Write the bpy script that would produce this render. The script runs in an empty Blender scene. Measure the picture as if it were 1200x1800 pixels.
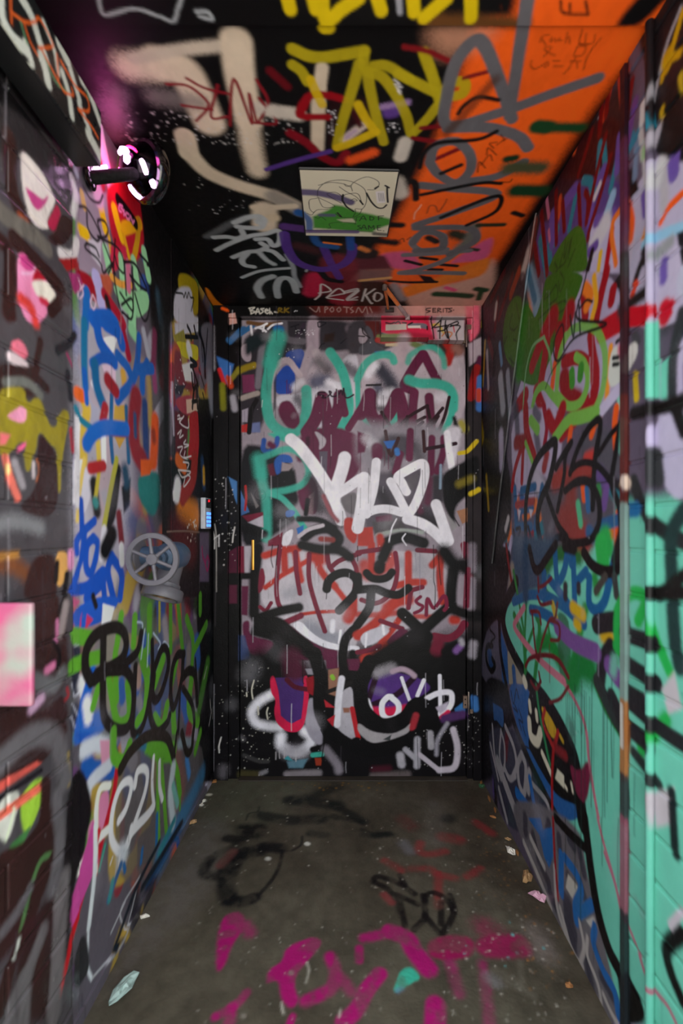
import bpy, bmesh, math, random
import numpy as np
from mathutils import Vector, Matrix

# ------------------------------------------------------------------ camera, sky, exposure
F, VX, VY, CZ = 850.0, 612.0, 930.0, 1.12      # focal length, vanishing point (pixels of 1200x1800), eye height
scene = bpy.context.scene
cam_d = bpy.data.cameras.new('camera')
cam = bpy.data.objects.new('camera', cam_d)
scene.collection.objects.link(cam)
cam.location = (0, 0, CZ)
cam.rotation_euler = (math.radians(90), 0, 0)
cam_d.sensor_fit = 'VERTICAL'
cam_d.sensor_height = 36.0
cam_d.sensor_width = 24.0
cam_d.lens = F / 1800 * 36.0
cam_d.shift_x = -(VX - 600) / 1800
cam_d.shift_y = (VY - 900) / 1800
cam_d.clip_start = 0.02
cam_d.dof.use_dof = True
cam_d.dof.focus_distance = 2.1
cam_d.dof.aperture_fstop = 2.4
scene.camera = cam

world = bpy.data.worlds.new('overcast_sky')
scene.world = world
world.use_nodes = True
wn = world.node_tree.nodes
wn['Background'].inputs[0].default_value = (0.93, 0.96, 1.0, 1)
wn['Background'].inputs[1].default_value = 1.0

# the street behind the camera lies in the sun; the building keeps the recess in shade
sun_d = bpy.data.lights.new('sun', 'SUN'); sun_d.energy = 13.0; sun_d.angle = math.radians(0.6); sun_d.color = (1.0, 0.97, 0.92)
sun = bpy.data.objects.new('sun', sun_d); scene.collection.objects.link(sun)
sun.rotation_euler = (math.radians(-32), 0, 0)

scene.view_settings.view_transform = 'Standard'
scene.view_settings.look = 'None'
scene.view_settings.gamma = 1.0
scene.view_settings.use_curve_mapping = False
scene.view_settings.exposure = 1.85

# ------------------------------------------------------------------ room measures (metres; x right, y into the recess, z up)
D = 2.18
XL, XR = -0.608, 0.597
ZC = 2.118
Y_OPEN = 1.06          # where the brick ends and the recess begins
Y_SEAM = 0.955
col = scene.collection
rng = np.random.default_rng(11)
random.seed(5)

# ------------------------------------------------------------------ paint layers: every wall carries a sheet of spray paint measured in metres
def lin(c):
    c = np.asarray(c, float) / 255.0
    return np.where(c <= 0.04045, c / 12.92, ((c + 0.055) / 1.055) ** 2.4)

def fbm(h, w, base, octs=4, seed=0):
    r = np.random.default_rng(seed)
    out = np.zeros((h, w)); amp = 1.0; tot = 0
    for o in range(octs):
        gh, gw = base * 2 ** o + 2, base * 2 ** o + 2
        g = r.random((gh, gw))
        y = np.linspace(0, gh - 1.001, h); x = np.linspace(0, gw - 1.001, w)
        yi, xi = y.astype(int), x.astype(int)
        fy, fx = (y - yi)[:, None], (x - xi)[None, :]
        fy = fy * fy * (3 - 2 * fy); fx = fx * fx * (3 - 2 * fx)
        a = g[yi][:, xi]; b = g[yi][:, xi + 1]; c = g[yi + 1][:, xi]; d = g[yi + 1][:, xi + 1]
        out += amp * ((a * (1 - fx) + b * fx) * (1 - fy) + (c * (1 - fx) + d * fx) * fy)
        tot += amp; amp *= 0.55
    return out / tot

class Sheet:
    def __init__(s, o, u, v, lu, lv, res, base, gain=1.0, seed=1):
        s.o = np.array(o, float); s.u = np.array(u, float); s.v = np.array(v, float)
        s.n = np.cross(s.u, s.v); s.res = res; s.gain = gain
        s.w = int(lu / res) + 2; s.h = int(lv / res) + 2
        s.img = np.empty((s.h, s.w, 3), np.float32); s.img[:] = lin(base)
        s.rng = np.random.default_rng(seed)
        s.fuzz = s.rng.random((s.h, s.w)).astype(np.float32)
        s.rough = fbm(s.h, s.w, 40, 4, seed + 7).astype(np.float32)
        s.wear = 0.0; s.wide = 0.0
    def hit(s, px, py):                              # where a sight line meets this wall, in its own metres
        d = np.array([(px - VX) / F, 1.0, -(py - VY) / F])
        den = d @ s.n
        if abs(den) < 1e-6: return None
        t = ((s.o - np.array([0, 0, CZ])) @ s.n) / den
        if t <= 0.05 or t > 9: return None
        p = np.array([0, 0, CZ]) + d * t - s.o
        return p @ s.u, p @ s.v, t
    def blend(s, x0, y0, al, c):
        h, w = al.shape
        reg = s.img[y0:y0 + h, x0:x0 + w]
        reg += al[..., None] * (lin(c).astype(np.float32) - reg)
    def win(s, u0, v0, u1, v1):
        x0 = max(int(u0 / s.res), 0); y0 = max(int(v0 / s.res), 0)
        x1 = min(int(u1 / s.res) + 2, s.w); y1 = min(int(v1 / s.res) + 2, s.h)
        if x1 <= x0 or y1 <= y0: return None
        gx = (np.arange(x0, x1) * s.res).astype(np.float32)[None, :]
        gy = (np.arange(y0, y1) * s.res).astype(np.float32)[:, None]
        return x0, y0, x1, y1, gx, gy
    def stroke(s, pts, r, c, soft, a):
        pts = np.asarray(pts, np.float32)
        fz = r * (1 + soft) + s.res * 1.5
        b = s.win(pts[:, 0].min() - fz, pts[:, 1].min() - fz, pts[:, 0].max() + fz, pts[:, 1].max() + fz)
        if b is None: return
        x0, y0, x1, y1, gx, gy = b
        d2 = np.full((y1 - y0, x1 - x0), 1e9, np.float32)
        segs = zip(pts[:-1], pts[1:]) if len(pts) > 1 else [(pts[0], pts[0])]
        for p, q in segs:
            # only the part of the window near this piece
            ax0 = max(int((min(p[0], q[0]) - fz) / s.res) - x0, 0); ax1 = min(int((max(p[0], q[0]) + fz) / s.res) + 2 - x0, x1 - x0)
            ay0 = max(int((min(p[1], q[1]) - fz) / s.res) - y0, 0); ay1 = min(int((max(p[1], q[1]) + fz) / s.res) + 2 - y0, y1 - y0)
            if ax1 <= ax0 or ay1 <= ay0: continue
            X = gx[:, ax0:ax1] - p[0]; Y = gy[ay0:ay1] - p[1]
            e = q - p; L = float(e @ e)
            if L > 1e-12:
                t = np.clip((X * e[0] + Y * e[1]) / L, 0, 1)
                dd = (X - t * e[0]) ** 2 + (Y - t * e[1]) ** 2
            else:
                dd = X ** 2 + Y ** 2
            sub = d2[ay0:ay1, ax0:ax1]
            np.minimum(sub, dd, out=sub)
        d = np.sqrt(d2)
        edge = max(r * soft, s.res * 0.9)
        al = np.clip((r + edge - d) / (2 * edge), 0, 1)
        s.finish(x0, y0, al, c, a, soft)
    def finish(s, x0, y0, al, c, a, soft):
        al = al * al * (3 - 2 * al)
        h, w = al.shape
        fz = s.fuzz[y0:y0 + h, x0:x0 + w]
        al = np.clip(al + (fz - 0.5) * 1.2 * min(soft, 1.0) * al * (1 - al) * 2, 0, 1) * a
        if s.wear: al = al * (1 - s.wear + s.wear * np.clip((s.rough[y0:y0 + h, x0:x0 + w] - 0.40) * 7, 0, 1))
        s.blend(x0, y0, al.astype(np.float32), c)
    def poly(s, pts, c, edge, a):
        pts = np.asarray(pts, np.float32)
        fz = edge + s.res * 2
        b = s.win(pts[:, 0].min() - fz, pts[:, 1].min() - fz, pts[:, 0].max() + fz, pts[:, 1].max() + fz)
        if b is None: return
        x0, y0, x1, y1, gx, gy = b
        H, W = y1 - y0, x1 - x0
        d2 = np.full((H, W), 1e9, np.float32); ins = np.zeros((H, W), bool)
        for p, q in zip(pts, np.roll(pts, -1, 0)):
            e = q - p; L = float(e @ e)
            if L < 1e-12: continue
            X = gx - p[0]; Y = gy - p[1]
            t = np.clip((X * e[0] + Y * e[1]) / L, 0, 1)
            np.minimum(d2, (X - t * e[0]) ** 2 + (Y - t * e[1]) ** 2, out=d2)
            if abs(e[1]) > 1e-9:
                cr = ((p[1] > gy) != (q[1] > gy)) & (gx < (e[0] * (gy - p[1]) / e[1] + p[0]))
                ins ^= cr
        d = np.sqrt(d2) * np.where(ins, 1, -1)
        ed = max(edge, s.res * 0.9)
        al = np.clip((d + ed) / (2 * ed), 0, 1)
        s.finish(x0, y0, al, c, a, 0.5)
    def grime(s, amt, base, seed):
        n = fbm(s.h, s.w, base, 5, seed).astype(np.float32)
        s.img *= (1 - amt + 2 * amt * n)[..., None]
    def sample(s, P):                                 # colours for points in the room
        q = P - s.o
        u = np.clip((q @ s.u) / s.res, 0, s.w - 1.01); v = np.clip((q @ s.v) / s.res, 0, s.h - 1.01)
        ui, vi = u.astype(int), v.astype(int)
        fu, fv = (u - ui)[:, None], (v - vi)[:, None]
        I = s.img
        c = (I[vi, ui] * (1 - fu) + I[vi, ui + 1] * fu) * (1 - fv) + (I[vi + 1, ui] * (1 - fu) + I[vi + 1, ui + 1] * fu) * fv
        return np.clip(c * s.gain, 0, 0.92)

BACK = Sheet((XL - 0.01, D, -0.01), (1, 0, 0), (0, 0, 1), 1.23, 2.15, 0.0021, (160, 148, 158), seed=1)
LEFT = Sheet((XL, 0.0, -0.01), (0, 1, 0), (0, 0, 1), 2.20, 2.15, 0.0030, (92, 86, 94), 1.25, seed=2)
RIGHT = Sheet((XR, 0.0, -0.01), (0, 1, 0), (0, 0, 1), 2.20, 2.15, 0.0030, (95, 85, 105), 0.8, seed=3)
CEIL = Sheet((XL - 0.02, 0.40, ZC), (1, 0, 0), (0, 1, 0), 1.26, 1.80, 0.0030, (12, 11, 12), 0.97, seed=4)
FLOOR = Sheet((-0.80, 0.40, 0.0), (1, 0, 0), (0, 1, 0), 1.60, 1.85, 0.0035, (72, 66, 56), 0.98, seed=5)
BEAM = Sheet((-0.54, 0.30, 1.90), (0, 1, 0), (0, 0, 1), 0.80, 0.16, 0.0025, (22, 25, 26), seed=6)
PANEL = Sheet((0, 0, 0), (1, 0, 0), (0, 1, 0), 0.60, 0.40, 0.0010, (214, 205, 184), seed=8)   # the board screwed to the ceiling

LEFT.wide = BEAM.wide = 0.50; RIGHT.wide = 0.42; CEIL.wide = 1.5; FLOOR.wide = 1.0; FLOOR.wear = 0.45     # foreshortened walls: a line of given seen width is wider on the wall

PAL = dict(
    K=(17, 16, 17), k=(30, 27, 27), W=(240, 236, 244), w=(196, 186, 196), g=(122, 116, 124), d=(58, 54, 60),
    M=(98, 34, 64), m=(120, 34, 56), T=(66, 176, 156), R=(186, 58, 48), P=(84, 50, 124), C=(214, 34, 76),
    B=(26, 84, 172), b=(44, 104, 172), N=(92, 160, 44), Y=(206, 178, 32), O=(236, 92, 26), L=(206, 188, 168),
    t=(116, 212, 188), l=(198, 188, 222), r=(158, 20, 32), G=(30, 130, 50), q=(108, 104, 112))

class Brush:
    cv = (); x0 = 0; y0 = 0; s = 1.0
def on(*cv): Brush.cv = cv
def tile(x0, y0, s): Brush.x0, Brush.y0, Brush.s = x0, y0, s
def _pts(t): return [tuple(float(v) for v in p.split(',')) for p in t.split()]
def _smooth(p, n=7, closed=False):
    p = np.asarray(p, float)
    if len(p) < 3: return p
    if closed: q = np.vstack([p[-1], p, p[0], p[1]])
    else: q = np.vstack([2 * p[0] - p[1], p, 2 * p[-1] - p[-2]])
    out = []
    t = np.linspace(0, 1, n, endpoint=False)[:, None]
    for i in range(1, len(q) - 2):
        a, b, c, d = q[i - 1], q[i], q[i + 1], q[i + 2]
        out.append(0.5 * (2 * b + (c - a) * t + (2 * a - 5 * b + 4 * c - d) * t ** 2 + (3 * b - a - 3 * c + d) * t ** 3))
    out.append(q[-2][None])
    return np.vstack(out)
def _round(p, k=0.22, it=2):                           # cuts the corners of an outline without swelling it
    p = np.asarray(p, float)
    for _ in range(it):
        n = np.roll(p, -1, 0); q = np.empty((2 * len(p), 2)); q[0::2] = p + (n - p) * k; q[1::2] = n + (p - n) * k; p = q
    return p
def _map(cv, pts):
    res = []
    for x, y in pts:
        h = cv.hit(Brush.x0 + x / Brush.s, Brush.y0 + y / Brush.s)
        if h is None: return None
        res.append(h)
    return np.array(res)
def _c(c): return PAL[c] if isinstance(c, str) else c
def S(w, c, t, soft=0.22, a=1.0, sharp=False):         # one sprayed or drawn line
    p = _pts(t)
    if not sharp: p = _smooth(p, 6)
    for cv in Brush.cv:
        m = _map(cv, p)
        if m is None: continue
        z = np.median(m[:, 2]); r = 0.5 * w / Brush.s * z / F * (max(z / cv.wide, 1) ** 0.5 if cv.wide else 1.06)
        cv.stroke(m[:, :2], r, _c(c), soft, a)
def Pg(c, t, soft=8, a=1.0):                            # one filled patch
    p = _pts(t)
    if len(p) > 4 and soft >= 5: p = _round(p)
    for cv in Brush.cv:
        m = _map(cv, p)
        if m is None: continue
        cv.poly(m[:, :2], _c(c), soft / Brush.s * np.median(m[:, 2]) / F, a)
def many(w, c, lines, soft=0.2, a=1.0):
    for t in lines.strip().split('\n'):
        S(w, c, t.strip(), soft, a)
def dots(c, x0, y0, x1, y1, n, r0, r1, seed=0):         # splashed drops
    r_ = random.Random(seed)
    for i in range(n):
        x, y = r_.uniform(x0, x1), r_.uniform(y0, y1)
        S(2 * (r0 + (r1 - r0) * r_.random() ** 3), c, '%f,%f' % (x, y), 0.3)
def drips(c, xs, y0, y1, w, seed=0, a=0.8):
    r_ = random.Random(seed)
    for x in xs:
        ya, yb = y0 + r_.uniform(-10, 10), y0 + (y1 - y0) * r_.uniform(0.35, 1.0)
        S(w, c, '%f,%f %f,%f %f,%f' % (x, ya, x + r_.uniform(-2, 2), (ya + yb) / 2, x + r_.uniform(-3, 3), yb), 0.2, a)
def mottle(cv, n_dab, n_drip, n_spk, seed, cols=((20, 18, 20), (225, 220, 228), (110, 104, 112))):   # overspray, runs and spatter of years
    r_ = random.Random(seed); W_, H_ = cv.w * cv.res, cv.h * cv.res
    for i in range(n_dab):
        u, v = r_.uniform(0, W_), r_.uniform(0, H_); l = r_.uniform(0.0, 0.06)
        cv.stroke([(u, v), (u + r_.uniform(-l, l), v + r_.uniform(-l, l))], r_.uniform(0.008, 0.04), r_.choice(cols), 0.95, r_.uniform(0.06, 0.2))
    for i in range(n_drip):
        u, v = r_.uniform(0, W_), r_.uniform(0, H_); l = r_.uniform(0.02, 0.16)
        cv.stroke([(u, v), (u + r_.uniform(-.002, .002), v - l * 0.5), (u + r_.uniform(-.003, .003), v - l)], r_.uniform(0.0008, 0.0018), r_.choice(cols), 0.4, r_.uniform(0.3, 0.8))
    for i in range(n_spk):
        u, v = r_.gauss(r_.uniform(0, W_), 0.03), r_.uniform(0, H_)
        cv.stroke([(u, v)], r_.uniform(0.0006, 0.0022), r_.choice(cols), 0.4, 0.8)
def scribble(cv, u0, v0, u1, v1, n, pal, seed, rmin=0.008, rmax=0.03):   # older tags underneath, in the wall's own metres
    r_ = random.Random(seed)
    for i in range(n):
        u, v = r_.uniform(u0, u1), r_.uniform(v0, v1)
        s_ = r_.uniform(0.05, 0.22); k = r_.randint(3, 6)
        ang = r_.uniform(0, 6.28); pts = []
        for j in range(k):
            pts.append((u, v)); ang += r_.uniform(-1.9, 1.9)
            u += math.cos(ang) * s_ * 0.6; v += math.sin(ang) * s_
        cv.stroke(_smooth(pts, 6), r_.uniform(rmin, rmax), r_.choice(pal), r_.choice((0.15, 0.25, 0.7)), 1.0)

# ------------------------------------------------------------------ the door wall
on(BACK)
tile(0, 0, 1)
Pg('K', '340,480 425,480 425,1400 340,1400', 2)                     # left jamb
Pg((44, 38, 40), '814,480 880,480 880,1400 822,1400', 2)            # right jamb
Pg('K', '380,530 640,530 640,562 380,562', 4)
Pg((196, 140, 132), '640,530 840,530 840,562 690,562', 10)
Pg((96, 34, 30), '540,530 690,530 690,562 560,562', 14)
Pg((20, 18, 20), '380,1120 500,1150 560,1170 620,1140 700,1100 760,1120 870,1090 880,1480 370,1480', 24)
tile(420, 560, 5.714)                                                # upper left of the leaf
Pg((50, 46, 52), '0,10 1260,10 1240,300 900,340 650,300 300,520 250,1143 0,1143', 24)
Pg((176, 158, 168), '20,270 110,235 130,420 70,440 20,380', 8)
S(60, (156, 132, 30), '10,520 80,490 150,470', 0.5)
Pg((122, 50, 86), '30,570 150,560 165,730 40,750', 10)
S(50, (166, 154, 148), '30,800 100,775 185,750', 0.4)
Pg((170, 160, 176), '30,920 90,900 85,1040 30,1040', 8)
Pg((190, 44, 42), '25,1070 130,1050 120,1143 25,1143', 8)
Pg((110, 120, 166), '130,1050 210,1040 215,1143 120,1143', 12)
S(44, 'K', '175,820 125,930 100,1143')
S(60, (122, 116, 126), '240,230 215,400 190,680', 0.5)
S(46, (48, 104, 154), '20,150 140,70', 0.3)
S(40, (112, 76, 42), '90,40 250,60 430,50', 0.5)
S(36, (58, 46, 60), '460,30 480,190 560,215 650,60', 0.4)
S(60, (98, 92, 100), '455,40 480,200 640,230', 0.4)
S(22, 'W', '120,75 130,165', 0.2)
many(20, 'W', '''280,50 230,75 165,98
190,90 235,105 270,130
250,70 240,125
290,105 340,65 430,48''')
S(80, (40, 98, 160), '385,100 410,110', 0.4)
Pg((30, 40, 44), '60,170 260,140 300,240 180,300 60,400', 30)
S(120, (166, 148, 160), '745,60 740,200 745,340', 0.3)
Pg((34, 68, 148), '470,330 650,295 665,430 600,520 545,560 560,480 470,420', 12)
Pg((36, 74, 164), '365,580 470,450 560,520 570,640 530,765 370,765 350,640', 12)
S(70, (170, 154, 164), '720,300 660,480 630,690', 0.3)
S(56, (178, 162, 172), '765,480 720,560 690,680', 0.4)
Pg((204, 198, 210), '545,770 640,735 700,700 780,690 900,640 1000,560 1050,380 1200,330 1200,780 1080,1143 700,1143 640,900 560,800', 14)
Pg((204, 198, 210), '360,770 560,760 640,740 650,900 600,960 380,900', 16)
S(74, (182, 166, 174), '770,340 850,500 910,580 1000,600', 0.3)
S(120, (78, 82, 108), '760,640 880,610', 0.8, 0.85)
S(100, (46, 43, 49), '800,430 880,510', 0.9, 0.75)
S(90, (40, 37, 43), '1080,480 1180,560', 0.9, 0.8)
S(90, (52, 48, 56), '590,810 650,900', 0.9, 0.8)
S(70, (235, 230, 240), '900,640 1000,690', 0.9, 0.9)
S(70, (235, 230, 240), '560,690 620,640', 0.9, 0.8)
S(90, (110, 106, 116), '1080,500 1180,560', 0.9, 0.7)
S(56, (190, 172, 180), '330,820 315,650 350,510 430,430 500,425 560,500 610,570', 0.3)
Pg((60, 60, 66), '350,640 375,560 365,900 345,940', 14)
S(150, 'T', '395,190 360,300 320,450', 0.45, 0.9)
S(100, 'T', '330,420 275,700 290,950 350,1080 480,1150 600,1100 670,970 680,850 675,720', 0.25, 0.95)
S(92, 'T', '915,340 1000,460 1060,600 1105,850 1080,1010 1000,1120', 0.25)
S(35, 'T', '680,960 720,1020 790,1115 900,1150', 0.25)
Pg('M', '410,840 500,815 560,880 625,1030 560,1120 470,1090 385,950', 14)
many(123, 'M', '''830,790 770,1000 680,1143
840,800 890,1000 900,1143
1010,780 1000,900 920,1080''', 0.15)
S(80, 'M', '1020,780 1060,950', 0.2)
S(70, 'M', '1190,960 1100,1100', 0.2)
drips('M', (480, 520, 500), 760, 560, 8, 3)
S(15, (40, 14, 32), '860,742 800,745 790,762 850,775 835,795 880,790 925,745 905,730 930,780 985,770 978,712 1000,760 1025,720 1040,765 1050,700 1062,780 1095,795 1150,765')
many(11, (28, 26, 32), '''520,85 600,60
565,78 575,125 605,130
630,100 625,125 650,120
790,40 800,85 850,60 870,40 800,35
1020,250 1090,195 1200,172
805,300 830,260 860,250''')
S(16, 'K', '1148,80 1160,150')
S(90, (120, 106, 116), '1120,100 1200,110', 0.6)
Pg((44, 30, 26), '860,160 960,140 950,230 850,240', 16)
dots('W', 560, 110, 760, 170, 26, 2, 6, 4)
dots('W', 400, 300, 560, 420, 10, 2, 5, 5)
tile(630, 560, 5.714)                                                # upper right of the leaf
Pg((62, 57, 63), '-120,10 225,10 230,150 430,190 420,320 290,330 60,350 -120,370', 24)
Pg((186, 172, 182), '430,200 1085,230 1085,1143 0,1143 0,350 300,320', 20)
Pg((90, 34, 32), '60,20 220,20 220,160 120,200', 20)
Pg((208, 40, 76), '225,-10 720,-10 760,212 440,192 225,135', 4)
Pg((190, 176, 182), '705,0 1065,0 1065,212 762,212', 5)
Pg((206, 100, 130), '700,0 770,0 800,212 760,212', 24, 0.8)
many(26, (206, 178, 40), '''745,60 800,50
820,70 850,130''', 0.6, 0.8)
S(12, (200, 120, 60), '840,170 880,130 940,140 920,180')
S(10, (190, 50, 70), '955,70 965,130')
many(13, 'K', '''725,0 745,90 760,195
740,92 830,10
765,85 900,65 860,110 800,120
830,15 820,100 818,195
875,20 870,120 900,190 880,60
905,60 990,25 1000,50 920,75
930,62 1022,70 985,140 992,205
880,60 915,215''')
Pg((196, 186, 178), '272,60 480,52 482,112 272,120', 4)
Pg((112, 106, 118), '490,45 690,45 690,112 620,92 490,90', 5)
Pg((220, 210, 205), '495,72 620,68 625,95 495,95', 3)
many(14, 'K', '''275,42 320,50 360,40
370,45 400,30 420,50
440,40 480,45
500,60 540,40
690,80 690,110''')
S(40, (116, 126, 70), '200,180 300,175 420,172', 0.5)
Pg((86, 26, 34), '420,130 760,160 760,210 440,192', 20, 0.5)
S(50, (170, 48, 40), '190,215 300,235 430,215', 0.4)
Pg((212, 188, 150), '270,252 430,240 432,282 270,276', 8)
Pg((80, 78, 86), '90,60 150,140 150,240 285,315 200,350 0,375 0,280 100,235 115,190 60,100', 10)
Pg((160, 146, 156), '0,95 35,100 100,190 60,250 0,250', 8)
many(11, 'K', '''35,95 50,150 115,195
0,175 60,180''')
Pg((62, 100, 170), '160,330 320,325 330,360 180,365', 10)
Pg((66, 46, 42), '560,205 1075,225 1075,330 880,420 720,300', 30)
S(60, (112, 124, 76), '520,240 640,290', 0.5)
S(80, (168, 40, 34), '890,250 925,320 895,440', 0.4)
S(90, (146, 100, 90), '980,300 1010,330', 0.8)
S(120, (184, 164, 172), '460,210 430,320 440,380', 0.6)
S(55, 'T', '495,440 520,370 620,310 720,285 800,320 850,400 862,485', 0.6, 0.85)
S(92, 'M', '640,365 560,480 480,620 460,680 530,715', 0.18)
S(84, 'M', '655,360 735,520 790,620', 0.18)
S(130, (80, 80, 96), '215,510 290,590 340,690', 0.8)
S(90, (90, 90, 108), '190,690 240,770', 0.8)
S(20, 'k', '80,670 220,665', 0.6)
S(120, (40, 39, 48), '225,520 320,670', 0.85, 0.7)
S(100, (36, 34, 40), '330,940 400,1010', 0.9, 0.85)
S(110, (36, 34, 38), '190,1110 340,1140', 0.9, 0.85)
S(90, (60, 58, 66), '180,880 250,900', 0.9, 0.8)
S(80, (236, 232, 242), '90,560 160,470', 0.9, 0.9)
S(80, (236, 232, 242), '250,770 330,740', 0.9, 0.8)
S(70, (236, 232, 242), '170,830 260,840', 0.9, 0.9)
S(90, (226, 220, 230), '800,800 880,760', 0.9, 0.7)
S(95, 'T', '505,615 620,650 780,655 900,695 950,780 950,900', 0.35)
S(65, 'T', '950,880 920,1000 860,1110 720,1150', 0.35)
S(72, 'T', '-10,610 60,470 150,390 250,362 330,380 355,430', 0.35, 0.95)
S(50, 'T', '-10,640 0,900 60,1010 150,1080 260,1085 350,1030 400,960 415,880', 0.3)
many(121, 'M', '''110,760 70,870 20,960
115,770 120,940 180,1050
200,1050 300,960 385,770
400,760 440,900 470,1143''', 0.15)
many(87, 'M', '''560,745 545,900 540,1143
708,790 720,950 730,1143''', 0.2)
drips((60, 20, 40), (498, 510, 165, 178, 190), 730, 940, 7, 6)
many(32, (46, 20, 26), '''230,940 280,1020 325,1095
380,1115 500,990 690,875
490,985 480,1110
690,880 715,1000 740,1115
590,1030 665,990
560,1112 645,1040
690,1085 770,990 845,900
760,1050 800,980
910,790 870,960 812,1115''')
S(20, 'K', '915,1105 1000,1090 1035,1143')
S(70, (156, 146, 66), '1030,1050 1060,1110', 0.7)
S(40, 'k', '960,1000 980,1080', 0.8)
S(14, 'K', '1082,240 1085,1143', 0.3)
tile(420, 760, 5.714)                                                # middle left
Pg((24, 24, 27), '0,120 250,130 540,300 580,560 610,700 500,800 600,860 430,980 200,1143 0,1143', 26)
Pg('T', '250,0 640,0 560,60 470,100 400,80', 20)
Pg('M', '560,300 600,50 720,-40 1000,-60 1230,40 1260,250 1180,440 1000,580 900,560 700,300', 20)
Pg((92, 82, 96), '805,190 890,190 880,430 820,400', 8)
Pg((186, 176, 186), '750,-10 800,0 880,70 860,140 800,185 810,90', 10)
Pg('M', '580,540 720,420 800,560 790,840 640,800 600,700', 14)
S(40, (60, 24, 40), '690,60 690,120', 0.8)
S(48, (44, 86, 164), '250,80 245,170 300,195 370,130 385,60', 0.4)
S(60, 'M', '310,120 340,140', 0.6)
Pg((44, 92, 172), '345,280 420,215 520,230 550,310 430,300 425,400 370,440', 10)
Pg((158, 142, 146), '430,300 550,330 500,385 425,390', 10)
Pg((92, 30, 50), '275,330 340,310 370,430 310,440', 14)
Pg('K', '380,430 560,380 580,520 400,540', 20)
S(112, 'T', '190,265 215,420', 0.8, 0.8)
S(88, 'T', '215,300 235,500 265,620 280,800 280,1065', 0.55, 0.9)
S(62, 'T', '190,270 330,215 460,170 560,185 640,240 690,340 690,440 620,530 480,580 300,605', 0.5, 0.9)
S(55, 'T', '300,610 420,655 500,730 560,800 600,870 660,965', 0.35)
Pg('m', '30,840 240,800 245,840 90,900', 8)
Pg((190, 182, 192), '90,905 240,835 245,955 200,945', 8)
Pg((72, 112, 168), '15,580 105,800 20,835', 6)
S(22, (170, 36, 34), '65,540 72,660 60,780', 0.3)
Pg((116, 110, 108), '115,600 200,740 170,765', 6)
S(80, 'K', '60,970 250,1020', 0.5)
Pg((44, 108, 186), '465,790 530,775 570,800 540,845 470,855', 6)
Pg((44, 108, 186), '575,965 650,930 645,1000 590,1025', 8)
Pg((140, 112, 118), '700,640 760,590 745,820 690,820', 10)
S(46, 'K', '690,680 670,820', 0.5)
S(130, (44, 40, 46), '740,470 800,760', 0.9, 0.85)
S(120, (50, 46, 50), '900,760 1000,900', 0.9, 0.8)
S(112, 'W', '520,70 620,160 800,400 960,680 1025,880', 0.14)
S(120, 'W', '1060,255 1035,370 960,600', 0.14)
S(96, 'W', '970,630 1080,560 1210,470', 0.14)
Pg((112, 106, 110), '1040,640 1190,580 1180,840 1070,800 1010,690', 14)
S(40, (150, 84, 92), '850,640 920,800 990,890', 0.7)
S(100, 'K', '660,1050 760,985 900,970 1000,1060 960,1150', 0.3)
S(60, 'K', '600,870 800,880 960,960', 0.5)
S(50, (150, 60, 56), '820,1070 940,1080', 0.5)
S(36, (198, 188, 196), '600,1045 700,975 840,935', 0.4)
Pg('W', '440,1020 545,960 540,1040 500,1143 425,1143', 6, 0.9)
Pg('m', '290,1090 440,1000 425,1143 290,1143', 8)
Pg('R', '1045,860 1140,850 1200,950 1170,1143 1060,1040', 12)
tile(630, 760, 5.714)                                                # middle right
Pg((150, 142, 152), '-40,-120 300,-90 600,-100 900,-60 860,420 600,300 0,420', 70)
Pg((210, 204, 214), '860,-60 1040,-60 1010,120 960,360 880,300', 24)
Pg('M', '-10,-10 110,30 60,200 -10,210', 12)
Pg((78, 72, 80), '180,20 560,20 540,260 400,250 240,330', 40)
Pg((92, 84, 94), '60,420 850,330 800,1000 60,1000', 40)
S(120, (30, 27, 30), '240,620 280,700', 0.9, 0.8)
S(150, (40, 36, 40), '640,850 760,920', 0.9, 0.9)
S(130, (36, 32, 36), '560,150 600,240', 0.9, 0.7)
S(90, (210, 205, 214), '80,60 140,120', 0.9, 0.7)
S(100, (44, 38, 44), '360,330 380,420', 0.9, 0.7)
S(110, 'M', '185,160 190,230', 0.3)
many(69, 'M', '''520,-10 510,260
420,220 370,400
735,60 725,400
855,60 850,200 790,390''', 0.3)
drips('M', (20, 260, 300, 700, 740), 200, 460, 10, 8, 0.7)
S(70, 'M', '720,470 690,700', 0.8, 0.8)
S(60, 'M', '620,790 600,680', 0.8, 0.7)
many(34, (58, 28, 30), '''270,-10 300,180 330,235
400,60 340,215
650,-10 662,190''')
S(36, (46, 22, 32), '685,165 830,140 975,112', 0.1)
Pg((50, 104, 180), '250,90 370,80 330,160 290,160', 8)
S(50, (60, 120, 190), '385,180 390,210', 0.4)
S(64, 'W', '890,10 905,150 935,350', 0.3)
Pg((18, 17, 18), '830,430 940,350 1080,280 1200,230 1200,600 1080,640 960,760 980,980 880,800 830,660', 20)
Pg((58, 54, 60), '750,440 840,420 850,700 750,690', 20)
S(24, (140, 160, 180), '825,330 820,560', 0.6)
S(40, 'Y', '1010,210 1090,190 1170,100', 0.3)
S(70, (126, 112, 36), '1010,520 1120,470', 0.8)
S(46, 'Y', '1120,620 1190,580', 0.4)
Pg((78, 72, 76), '140,900 400,860 480,960 160,1030', 16)
Pg('M', '170,850 330,820 340,885 180,900', 14)
Pg('R', '-10,960 140,950 160,1143 -10,1143', 12)
S(36, (164, 170, 164), '190,1030 420,985 640,1005', 0.6)
S(110, 'K', '270,1110 450,1055 650,1110', 0.3)
S(70, 'R', '215,1050 225,1143', 0.5)
Pg((150, 146, 148), '880,820 1000,940 940,990', 14)
Pg((168, 118, 88), '985,790 1085,760 1085,900 1040,920', 6)
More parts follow.
